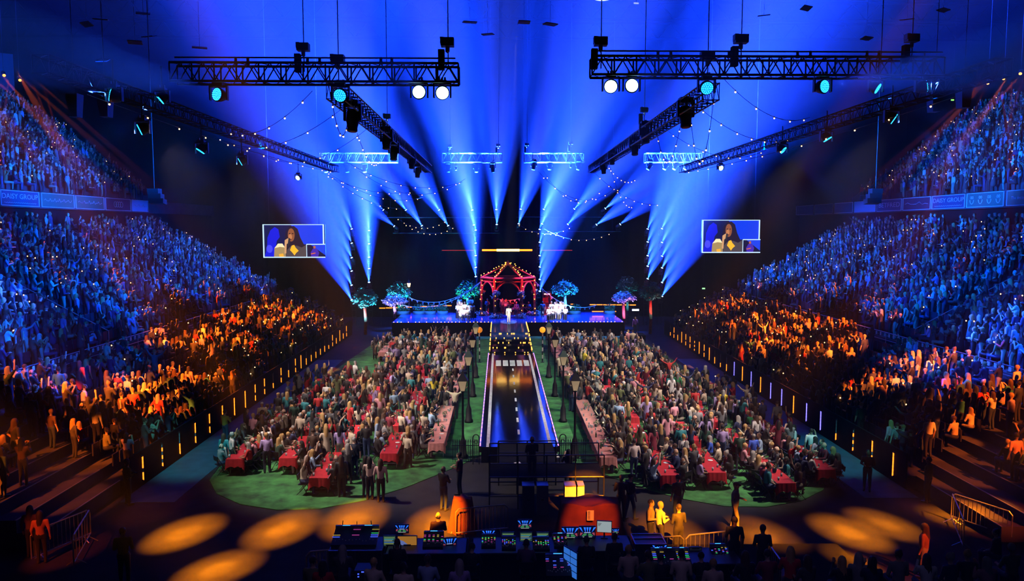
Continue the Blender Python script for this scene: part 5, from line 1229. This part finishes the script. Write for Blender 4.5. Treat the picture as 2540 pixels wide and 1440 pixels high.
# ------------------------------------------------------------------ people on the floor in front
def on_floor(v, px, py, rz, top, hair, lb, sc=1.0, z=0.0, grp=None):
    p = gnd(px, py, z); return put_person(v, p, rz, top, hair, lb, grp, sc)
BK = (.012, .012, .014)
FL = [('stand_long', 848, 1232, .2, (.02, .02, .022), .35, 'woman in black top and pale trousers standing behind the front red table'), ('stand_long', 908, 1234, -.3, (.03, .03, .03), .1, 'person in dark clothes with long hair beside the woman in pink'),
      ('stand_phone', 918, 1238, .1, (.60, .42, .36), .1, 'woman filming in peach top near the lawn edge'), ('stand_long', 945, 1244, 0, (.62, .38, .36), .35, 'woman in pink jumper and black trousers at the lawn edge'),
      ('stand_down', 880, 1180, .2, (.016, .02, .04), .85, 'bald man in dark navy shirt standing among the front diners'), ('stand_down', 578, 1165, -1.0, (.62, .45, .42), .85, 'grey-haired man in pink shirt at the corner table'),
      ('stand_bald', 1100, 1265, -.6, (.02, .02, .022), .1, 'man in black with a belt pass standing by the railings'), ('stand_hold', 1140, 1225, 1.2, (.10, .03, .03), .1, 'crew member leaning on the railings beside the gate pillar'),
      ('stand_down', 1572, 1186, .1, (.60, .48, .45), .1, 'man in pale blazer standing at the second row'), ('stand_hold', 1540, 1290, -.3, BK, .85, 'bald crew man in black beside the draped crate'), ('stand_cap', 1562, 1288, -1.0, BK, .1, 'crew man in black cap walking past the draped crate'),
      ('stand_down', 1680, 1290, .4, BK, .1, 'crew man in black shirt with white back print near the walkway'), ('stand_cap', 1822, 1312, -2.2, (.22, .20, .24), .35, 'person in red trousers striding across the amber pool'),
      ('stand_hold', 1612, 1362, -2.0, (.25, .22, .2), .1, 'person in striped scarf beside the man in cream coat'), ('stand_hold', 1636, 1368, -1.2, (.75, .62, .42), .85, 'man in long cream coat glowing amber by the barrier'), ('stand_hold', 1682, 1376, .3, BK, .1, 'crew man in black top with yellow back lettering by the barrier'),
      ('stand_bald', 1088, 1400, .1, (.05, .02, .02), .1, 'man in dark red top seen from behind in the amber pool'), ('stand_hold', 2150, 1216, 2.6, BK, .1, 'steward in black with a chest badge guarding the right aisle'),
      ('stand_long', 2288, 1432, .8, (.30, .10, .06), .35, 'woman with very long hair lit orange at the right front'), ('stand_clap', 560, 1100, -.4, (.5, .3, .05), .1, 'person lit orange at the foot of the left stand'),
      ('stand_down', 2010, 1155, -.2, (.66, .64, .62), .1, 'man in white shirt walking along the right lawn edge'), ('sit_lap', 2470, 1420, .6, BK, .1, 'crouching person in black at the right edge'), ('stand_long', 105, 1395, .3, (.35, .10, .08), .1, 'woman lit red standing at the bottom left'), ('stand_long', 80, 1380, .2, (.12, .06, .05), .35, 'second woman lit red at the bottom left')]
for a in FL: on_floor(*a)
YEL = (.62, .40, .06)
for (px, py, lb, rz, z) in ((318, 1250, 'steward in yellow jacket at the near end of the left stand', -.7, .1), (2300, 1245, 'steward in yellow jacket at the near end of the right stand', .6, .1), (310, 1452, 'steward in orange and black jacket standing at the bottom left', .2, 0)):
    on_floor('stand_hold', px, py, rz, YEL, .1, lb, 1.05)
# ------------------------------------------------------------------ barriers
def barrier(a, b, lb, n=14, h=1.05):
    a, b = Vector(a), Vector(b); d = b - a; L = d.length; t = thing('crowd_barrier', lb, 'barrier', a, math.atan2(d.y, d.x))
    r = .12; pts = [(0, 0, .18), (0, 0, h - r), (r, 0, h), (L - r, 0, h), (L, 0, h - r), (L, 0, .18)]
    MB().path(pts, .024, 7).build('frame', 'steel', t); MB().tube((0, 0, .2), (L, 0, .2), .02, 6).build('lower_rail', 'steel', t)
    bm_ = MB().tube((0, 0, .2), (0, 0, h), .012, 5).mesh('bar', 'steel')
    for i in range(1, n): inst('bar', bm_, t, (L * i / n, 0, 0))
    for x in (.3, L - .3): MB().tube((x, -.28, .01), (x, 0, .2), .018, 5).tube((x, .28, .01), (x, 0, .2), .018, 5).build('foot', 'steel', t)
def bar_px(xa, ya, xb, yb, lb, n=14): A_, B_ = gnd(xa, ya, 1.05), gnd(xb, yb, 1.05); A_.z = 0; B_.z = 0; barrier(A_, B_, lb, n)
bar_px(1560, 1336, 1696, 1328, 'steel barrier glowing orange beside the cream-coated man', 10); bar_px(1702, 1327, 1838, 1313, 'steel barrier glowing orange, nearer the right desk', 12)
bar_px(2362, 1222, 2512, 1270, 'orange-lit steel barrier on the right by the stand steps', 14); bar_px(2362, 1222, 2362 + 30, 1290, 'short return of the orange-lit barrier by the right steps', 6)
bar_px(75, 1320, 222, 1262, 'blue-lit steel barrier on the left by the stand steps', 14); bar_px(222, 1262, 180, 1330, 'short return of the blue-lit barrier on the left', 6)
bar_px(1130, 1262, 1260, 1250, 'dark steel barrier in front of the scaffold', 14); bar_px(760, 1368, 828, 1362, 'steel barrier at the left end of the control desks', 8)
bar_px(1905, 1345, 1945, 1400, 'dark barrier at the right end of the control desks', 8)
# ------------------------------------------------------------------ camera platform and scaffold at the runway end
t = thing('camera_platform', 'black platform with rails blocking the near end of the runway', 'platform', (.25, 31.4, 0))
MB().b2(-1.25, 1.25, -1.3, 1.5, .85, .98).build('deck', 'black', t); MB().b2(-1.25, 1.25, 1.48, 1.5, 0, .86).build('skirt', 'black', t)
for x in (-1.2, 0, 1.2):
    for y in (-1.2, 1.4): MB().tube((x, y, 0), (x, y, 1.9 if y < 0 else .86), .03, 6).build('post', 'iron', t)
for z in (1.4, 1.9): MB().tube((-1.2, -1.2, z), (1.2, -1.2, z), .025, 6).build('rail', 'iron', t)
for (px, py, v, lb) in ((1320, 1190, 'stand_bald', 'dark camera operator on the platform at the runway end'), (1410, 1215, 'stand_phone', 'crew member at a small monitor right of the runway end')):
    put_person(v, gnd(px, py, .98 if px < 1400 else 0), .2, BK, .1, lb)
for (px, py, rz, lb) in ((1286, 1150, .4, 'small golden board lying on the platform'), (1378, 1130, .2, 'tilted golden board leaning at the runway corner')):
    p = gnd(px, py, 1.0 if px < 1300 else .79); o = MB().box((0, 0, 0), (.26, .03, .36), rx=-1.5).build('clip_board', 'paper', None, loc=p); o.rotation_euler = (0, 0, rz); tag(o, lb, 'board')
t = thing('scaffold', 'black scaffold with cross bars and shelves in front of the platform', 'scaffold', (.9, 28.4, 0))
for x in (-2.2, -1.1, 0, 1.1, 2.2):
    for y in (-.8, .8): MB().tube((x, y, 0), (x, y, 2.1), .028, 6).build('standard', 'iron', t)
for z in (.5, 1.25, 2.1):
    for y in (-.8, .8): MB().tube((-2.2, y, z), (2.2, y, z), .025, 6).build('ledger', 'iron', t)
MB().box((.0, 0, 1.23), (4.4, 1.6, .03)).build('shelf', 'black', t)
for i, (px, w, m_, lb) in enumerate(((1310, .32, 'case', 'dark purple-lit case standing in the scaffold, inner'), (1345, .30, 'edge', 'grey purple-lit case standing in the scaffold, outer'), (1415, .34, 'paper', 'tall orange-lit carton in the scaffold'), (1437, .22, 'paper', 'narrow orange-lit box beside the tall carton'))):
    p = gnd(px, 1262, 0); p.y = 27.2; p = Vector((at(px, 1240, 27.2).x, 27.2, 0)); tt = thing('equipment_case', lb, 'case', p)
    MB().box((0, 0, .55), (w * 1.4, .5, 1.1)).build('box', m_, tt); MB().box((0, 0, 1.12), (w * 1.44, .53, .05)).build('lid', 'edge', tt); MB().box((0, -.26, .6), (.1, .02, .05)).build('handle', 'iron', tt)
# draped crate and covered barrier
def drape(w, d, h, m_, t, folds=9):
    m = MB(); N = 64; rings = []
    for (z, out, am) in ((h, 0, 0), (h - .04, .02, .01), (h * .55, .06, .045), (.0, .14, .09)):
        r = []
        for i in range(N):
            a = 2 * PI * i / N; c, s = math.cos(a), math.sin(a); e = (abs(c) ** 8 + abs(s) ** 8) ** (-1 / 8)
            o_ = out + am * math.sin(i * folds * 2 * PI / N); r.append(((w / 2 + o_) * c * e, (d / 2 + o_) * s * e, z + (.06 * math.sin(i * .5) if z == h else 0)))
        rings.append(r)
    vs = [v for r in rings for v in r]; fs = [(j * N + i, (j + 1) * N + i, (j + 1) * N + (i + 1) % N, j * N + (i + 1) % N) for j in range(3) for i in range(N)] + [tuple(range(N))]
    m.add(vs, fs); return m.build('cloth', m_, t, True)
p = at(1462, 1340, 25.4); t = thing('draped_crate', 'large crate under a rust-red drape beside the amber pool', 'drape', (p.x, 25.4, 0)); drape(2.0, .9, 1.15, 'reddrape', t)
MB().box((-.05, -.62, .85), (.24, .01, .36)).build('notice', 'paper', t); 
for i in range(6): MB().box((-.1, -.627, .98 - i * .05), (.08, .004, .018)).build('notice_line', 'iron', t)
p = at(1148, 1345, 25.6); t = thing('covered_barrier', 'short barrier wrapped in dark red cloth left of the scaffold', 'drape', (p.x, 25.6, 0)); drape(.62, .5, 1.2, 'reddrape', t, 6)
for s in (-1, 1): MB().tube((s * .4, -.3, .01), (s * .25, 0, .2), .02, 5).build('foot', 'steel', t)
# ------------------------------------------------------------------ control desks on a low platform
PZ = .4
tag(MB().b2(-6.3, 10.2, 19.0, 23.4, 0, PZ).build('desk_platform', 'black'), 'long low black platform under the control desks', 'platform')
def monitor(px, py, wpx, Y, kind, lb, hpx=None, rz=0.0, desk=1.15):
    p = at(px, py, Y); k = F / Y; w = wpx / k; h = (hpx or wpx * .62) / k
    t = thing('monitor', lb, 'monitor', p, rz)
    MB().box((0, .03, 0), (w + .04, .04, h + .04)).build('casing', 'lampblack', t)
    MB().tube((0, .05, -h / 2), (0, .05, min(-h / 2 - .05, desk - p.z)), .025, 6).box((0, .05, desk - p.z + .012), (.22, .16, .024)).build('stand', 'lampblack', t)
    pic = MB().box((0, .005, 0), (w, .012, h)).build('picture', emi('monitor_picture', {'stage': (.002, .003, .02), 'sheet': (.28, .34, .36), 'list': (.02, .05, .045), 'warm': (.30, .13, .02), 'dim': (.005, .006, .01)}[kind], 1.0), t)
    def sh(pts, col, s=1.0, lay=1):
        m = MB(); vs = [(a * w, -.003 * lay, b * h) for a, b in pts]; n_ = len(vs); m.add(vs + [(v[0], .0, v[2]) for v in vs], [tuple(range(n_))] + [(i, n_ + i, n_ + (i + 1) % n_, (i + 1) % n_) for i in range(n_)]); m.build('picture_shape', emi('monitor_shape', col, s), pic)
    if kind == 'stage':
        for (x, dx) in ((-.28, -.2), (-.12, -.06), (0, .0), (.12, .06), (.28, .2)): sh([(x, -.02), (x + dx - .07, .46), (x + dx + .07, .46)], (.02, .16, 1), 1.3)
        sh([(-.22, -.06), (.22, -.06), (.2, 0), (-.2, 0)], (.4, .45, .8)); sh([(-.38, -.36), (-.06, -.36), (-.05, -.12), (-.22, -.12)], (.04, .20, .07)); sh([(.38, -.36), (.06, -.36), (.05, -.12), (.22, -.12)], (.04, .20, .07)); sh([(-.48, -.3), (-.42, -.3), (-.28, -.06), (-.46, -.02)], (.30, .05, .08)); sh([(.48, -.3), (.42, -.3), (.28, -.06), (.46, -.02)], (.30, .05, .08)); sh([(-.3, -.46), (.3, -.46), (.3, -.42), (-.3, -.42)], (.5, .5, .5))
    elif kind == 'list':
        for i in range(5): sh([(-.45, .3 - i * .15), (.45 - .1 * (i % 3), .3 - i * .15), (.45 - .1 * (i % 3), .36 - i * .15), (-.45, .36 - i * .15)], ((.3, .5, .12), (.1, .5, .55), (.5, .5, .3), (.1, .25, .7), (.4, .45, .1))[i], .7)
    elif kind == 'sheet':
        for i in range(3): sh([(-.45, .3 - i * .1), (-.2 - .05 * i, .3 - i * .1), (-.2 - .05 * i, .34 - i * .1), (-.45, .34 - i * .1)], (.02, .02, .03))
    elif kind == 'warm': sh([(-.5, -.5), (.1, -.5), (-.2, .0), (-.5, .2)], (.10, .14, .35))
    return t
monitor(997, 1311, 32, 22.15, 'stage', 'small monitor showing the stage at the left desk, in front of the amber pool'); monitor(1115, 1347, 34, 21.8, 'stage', 'tilted monitor showing the stage beside the man in dark red', 27, .15); monitor(1212, 1325, 30, 22.0, 'stage', 'monitor showing the stage left of the three desk screens', 22)
monitor(1302, 1300, 34, 22.2, 'stage', 'monitor showing the stage raised above the three desk screens', 22); monitor(1414, 1321, 40, 22.2, 'stage', 'left of the paired monitors before the draped crate', 28); monitor(1457, 1319, 40, 22.2, 'stage', 'right of the paired monitors before the draped crate', 28)
monitor(1499, 1306, 36, 22.2, 'sheet', 'pale tilted sheet display beside the paired monitors', 28, -.15); monitor(1527, 1317, 16, 22.2, 'stage', 'tiny monitor showing the stage right of the pale display', 11); monitor(1636, 1362, 34, 21.6, 'stage', 'monitor showing the stage in front of the orange barriers', 24); monitor(1377, 1332, 14, 22.2, 'dim', 'tiny dim monitor left of the paired monitors', 14)
for px, kd, w in ((1260, 'list', 'left'), (1305, 'list', 'middle'), (1346, 'list', 'right')): monitor(px, 1331, 30, 21.8, kd, '%s of the three green-lit desk screens' % w, 22)
monitor(966, 1341, 30, 21.8, 'list', 'left lit screen of the headphone operator', 26); monitor(1010, 1341, 48, 21.8, 'warm', 'wide orange-tinted screen of the headphone operator', 24); monitor(1725, 1368, 30, 21.4, 'dim', 'dark framed screen on the right desk', 22)
def desk(xa, xb, Y, z, lb, front='black'):
    a, b = at(xa, 1400, Y).x, at(xb, 1400, Y).x; t = thing('control_desk', lb, 'desk', ((a + b) / 2, Y, 0)); w = b - a
    MB().box((0, .25, z - .02), (w, 1.1, .04)).build('worktop', 'case', t); MB().box((0, .75, (z + PZ) / 2), (w, .03, z - PZ)).build('front_panel', front, t)
    for s in (-1, 1): MB().box((s * (w / 2 - .03), .25, (z + PZ) / 2), (.05, 1.05, z - PZ)).build('side_panel', 'black', t)
desk(956, 1160, 21.5, 1.15, 'black desk of the headphone operator'); desk(1168, 1385, 21.5, 1.15, 'black centre desk under the three green-lit screens'); desk(1390, 1570, 21.6, 1.15, 'black desk under the paired monitors'); desk(1640, 1840, 20.8, 1.1, 'black desk at the right end')
ledb, ledg, ledy, ledm = emi('led_blue', (.05, .1, 1), 2), emi('led_green', (.05, .9, .25), .8), emi('led_yellow', (.8, .6, .1), .6), emi('led_magenta', (.9, .1, .6), .5)
def console(px, py, Y, w, d, lb, tilt=.35, dots=40, seed=0, disp=2):
    p = at(px, py, Y) + Vector((0, 0, .09)); t = thing('mixing_console', lb, 'console', p); rg = random.Random(seed); R = Euler((tilt, 0, 0)).to_matrix()
    MB().box((0, 0, 0), (w, d, .12), rx=tilt).build('body', 'console', t); MB().box((0, d * .5 * math.cos(tilt), d * .5 * math.sin(tilt) + .06), (w, .08, .16)).build('meter_bridge', 'console', t)
    for i in range(disp): MB().box(((i + .5) / disp * w - w / 2, d * .44, .12 + d * .5 * math.sin(tilt)), (w / disp * .35, .01, .07)).build('display', emi('desk_display', (.05, .35, .9), 2), t)
    fm_ = MB().box((0, 0, 0), (.02, .035, .015)).mesh('fader', 'white')
    for i in range(12): q = R @ Vector((-w * .42 + w * .84 * i / 11, -d * .3 + .1 * rg.random(), .07)); inst('fader', fm_, t, q, (tilt, 0, 0))
    m = MB()
    rows = 5
    for r in range(rows):
        c_ = rg.randrange(4); nn = max(3, int(dots * .7) // rows)
        for i in range(nn):
            if rg.random() < .7: q = R @ Vector((-w * .43 + w * .86 * i / (nn - 1), -d * .05 + d * .45 * r / (rows - 1), .068)); m.box(q, (w * .5 / nn, .014, .012), k=c_ if rg.random() < .7 else rg.randrange(4))
    o = m.build('button_lights', [ledb, ledg, ledy, ledm], t); o['kind'] = 'stuff'
console(882, 1340, 22.0, 1.35, .75, 'large mixing console on the flight case at the left', .3, 16, 1); console(1075, 1350, 21.5, .6, .5, 'small lit console right of the headphone operator', .4, 40, 2, 1); console(1212, 1353, 21.3, .42, .35, 'small lit console left of the three desk screens', .45, 40, 3, 0)
console(1262, 1358, 21.3, .42, .35, 'fader wing below the left green-lit screen', .45, 50, 4, 0); console(1342, 1360, 21.3, .5, .35, 'fader wing below the right green-lit screen', .45, 50, 5, 0); console(1390, 1352, 21.5, .4, .4, 'small dark console left of the paired monitors', .4, 30, 6, 1)
console(1665, 1395, 20.6, 1.1, .6, 'pale-lit mixing console at the right desk', .35, 40, 7, 3); console(1785, 1380, 21.2, .5, .45, 'small bright console beside the operator at the right desk', .4, 40, 8, 1); console(1385, 1415, 19.8, .7, .6, 'blue-lit console at the bottom centre', .5, 30, 9, 1)
for (px, py, lb) in ((1416, 1395, 'slanted panel of blue screens at the bottom centre'),):
    p = at(px, py, 19.8); t = thing('screen_panel', lb, 'screen', p, -1.0); MB().box((0, 0, 0), (.62, .04, .8)).build('casing', 'lampblack', t); MB().tube((0, .03, -.4), (0, .03, PZ - p.z), .03, 6).build('stand', 'lampblack', t)
    for i in range(2):
        for j in range(4): MB().box((-.15 + i * .3, -.025, -.28 + j * .19), (.27, .01, .16)).build('pane', emi('blue_pane', (.03, .16, .62), .9), t)
# flight case stack at the left
p = at(884, 1360, 21.6); t = thing('flight_case', 'tall dark flight case with silver edges under the left console', 'case', (p.x, 21.9, PZ)); MB().box((0, 0, .38), (1.6, 1.0, .76)).build('body', 'case', t)
for x in (-.8, 0, .8): MB().box((x, -.505, .38), (.03, .02, .78)).build('edging', 'edge', t)
for z in (0.02, .76): MB().box((0, -.505, z), (1.62, .02, .03)).build('edging', 'edge', t)
p = at(905, 1410, 20.6); t = thing('rack_unit', 'dark rack with small blue lights at the bottom left of the desks', 'rack', (p.x, 20.7, PZ)); MB().box((0, 0, .3), (.55, .5, .6)).build('box', 'case', t)
for i, (x, z) in enumerate(((-.16, .5), (-.16, .42), (.0, .56), (.2, .5), (.2, .42), (.12, .32), (.12, .22), (-.05, .56))): MB().box((x, -.255, z), (.045, .012, .028)).build('indicator', ledb, t)
p = at(1608, 1342, 22.2); t = thing('empty_case', 'open case with silver rim right of the draped crate', 'case', (p.x, 22.2, PZ)); MB().box((0, 0, .35), (.95, .75, .7)).build('body', 'case', t)
for (x, y, a, b) in ((0, -.38, .98, .03), (0, .38, .98, .03), (-.47, 0, .03, .78), (.47, 0, .03, .78), (0, .05, .95, .03)): MB().box((x, y, .715), (a, b, .03)).build('rim', 'edge', t)
# two antennas and desk lamp
for i, (px, h) in enumerate(((848, .45), (886, .42), (924, .45))): p = at(px, 1325, 22.4); tag(MB().tube((0, 0, 0), (.04 * (1 - i), 0, h), .012, 5).tube((0, 0, -.06), (0, 0, .02), .022, 6).build('antenna', 'iron', None, loc=p), '%s thin upright aerial from the left behind the large console' % ORD[i + 1], 'antenna')
# operators and the front rows of heads at the bottom edge
OPS = [('sit_table', 985, 1395, 20.7, BK, .35, 'operator with headphones at the left desk'), ('sit_table', 1305, 1385, 20.6, (.10, .05, .12), .1, 'operator seated before the three green-lit screens'), ('sit_table', 1455, 1378, 20.8, BK, .1, 'operator in black shirt with pale back print and cap'), ('sit_lap', 1525, 1370, 21.0, BK, .1, 'operator in dark clothes right of the capped one'),
       ('stand_down', 1820, 1400, 21.4, BK, .1, 'standing operator in black at the right desk'), ('sit_table', 1640, 1425, 19.6, BK, .1, 'operator behind the pale-lit console, inner'), ('sit_table', 1740, 1420, 19.7, BK, .1, 'operator behind the pale-lit console, outer'), ('sit_table', 1170, 1400, 20.4, BK, .1, 'dark operator hunched between the desks'), ('stand_hold', 1890, 1400, 20.8, (.03, .02, .03), .35, 'dark figure standing at the outer end of the right desk')]
for (v, px, py, Y, top, hr, lb) in OPS:
    p = at(px, py, Y); put_person(v, (p.x, Y, PZ), random.Random(px).uniform(-.2, .2), top, hr, lb)
    if v.startswith('sit'):
        c = dup(ch0, (p.x, Y, PZ), 0, 'black chair of the ' + ' '.join(lb.split()[:7])); c['group'] = 'operators chairs'
hp = at(985, 1350, 20.72); t = thing('headphones', 'black headphones on the operator at the left desk', 'headphones', (hp.x, 20.75, PZ + 1.16)); MB().path([(.1 * math.cos(PI * k / 8), 0, .02 + .13 * math.sin(PI * k / 8)) for k in range(9)], .015, 5).build('band', 'lampblack', t)
for s in (-1, 1): MB().box((s * .1, 0, 0), (.035, .07, .09)).build('ear_cup', 'lampblack', t)
# front-row spectators on the end stand, heads along the bottom edge
struct(MB().b2(-12, 20, 14.5, 18.6, 0, 1.3).build('floor_end_stand', 'concrete'))
rnd = random.Random(44)
for i, px in enumerate((775, 800, 850, 925, 1000, 1060, 1140, 1560, 1610, 1690, 1770, 1850, 1905, 1960, 2005, 2090, 2130, 2165, 2230, 2300, 2360, 2400, 2450, 2510)):
    Y = 17.6 + rnd.uniform(-.4, .5); p = at(px, 1420, Y); nm, top = rnd.choice(TOPS); hr = rnd.choice(HAIRS)
    put_person(rnd.choice(('sit_long', 'sit_table', 'sit_lap', 'sit_phone')), (p.x, Y, 1.28 + rnd.uniform(.0, .12)), rnd.uniform(-.3, .3), top, hr[1], '%s head from the left along the bottom edge, %s hair, %s top' % (ORD[i + 1], hr[0], nm), 'heads along the bottom edge')
# added dim fill with no fixture, so the desks are not pure black
aim('desk_fill', (0, 6, 24), (1, 22, 1), 50, 900, (.45, .3, 1), .8, .5)
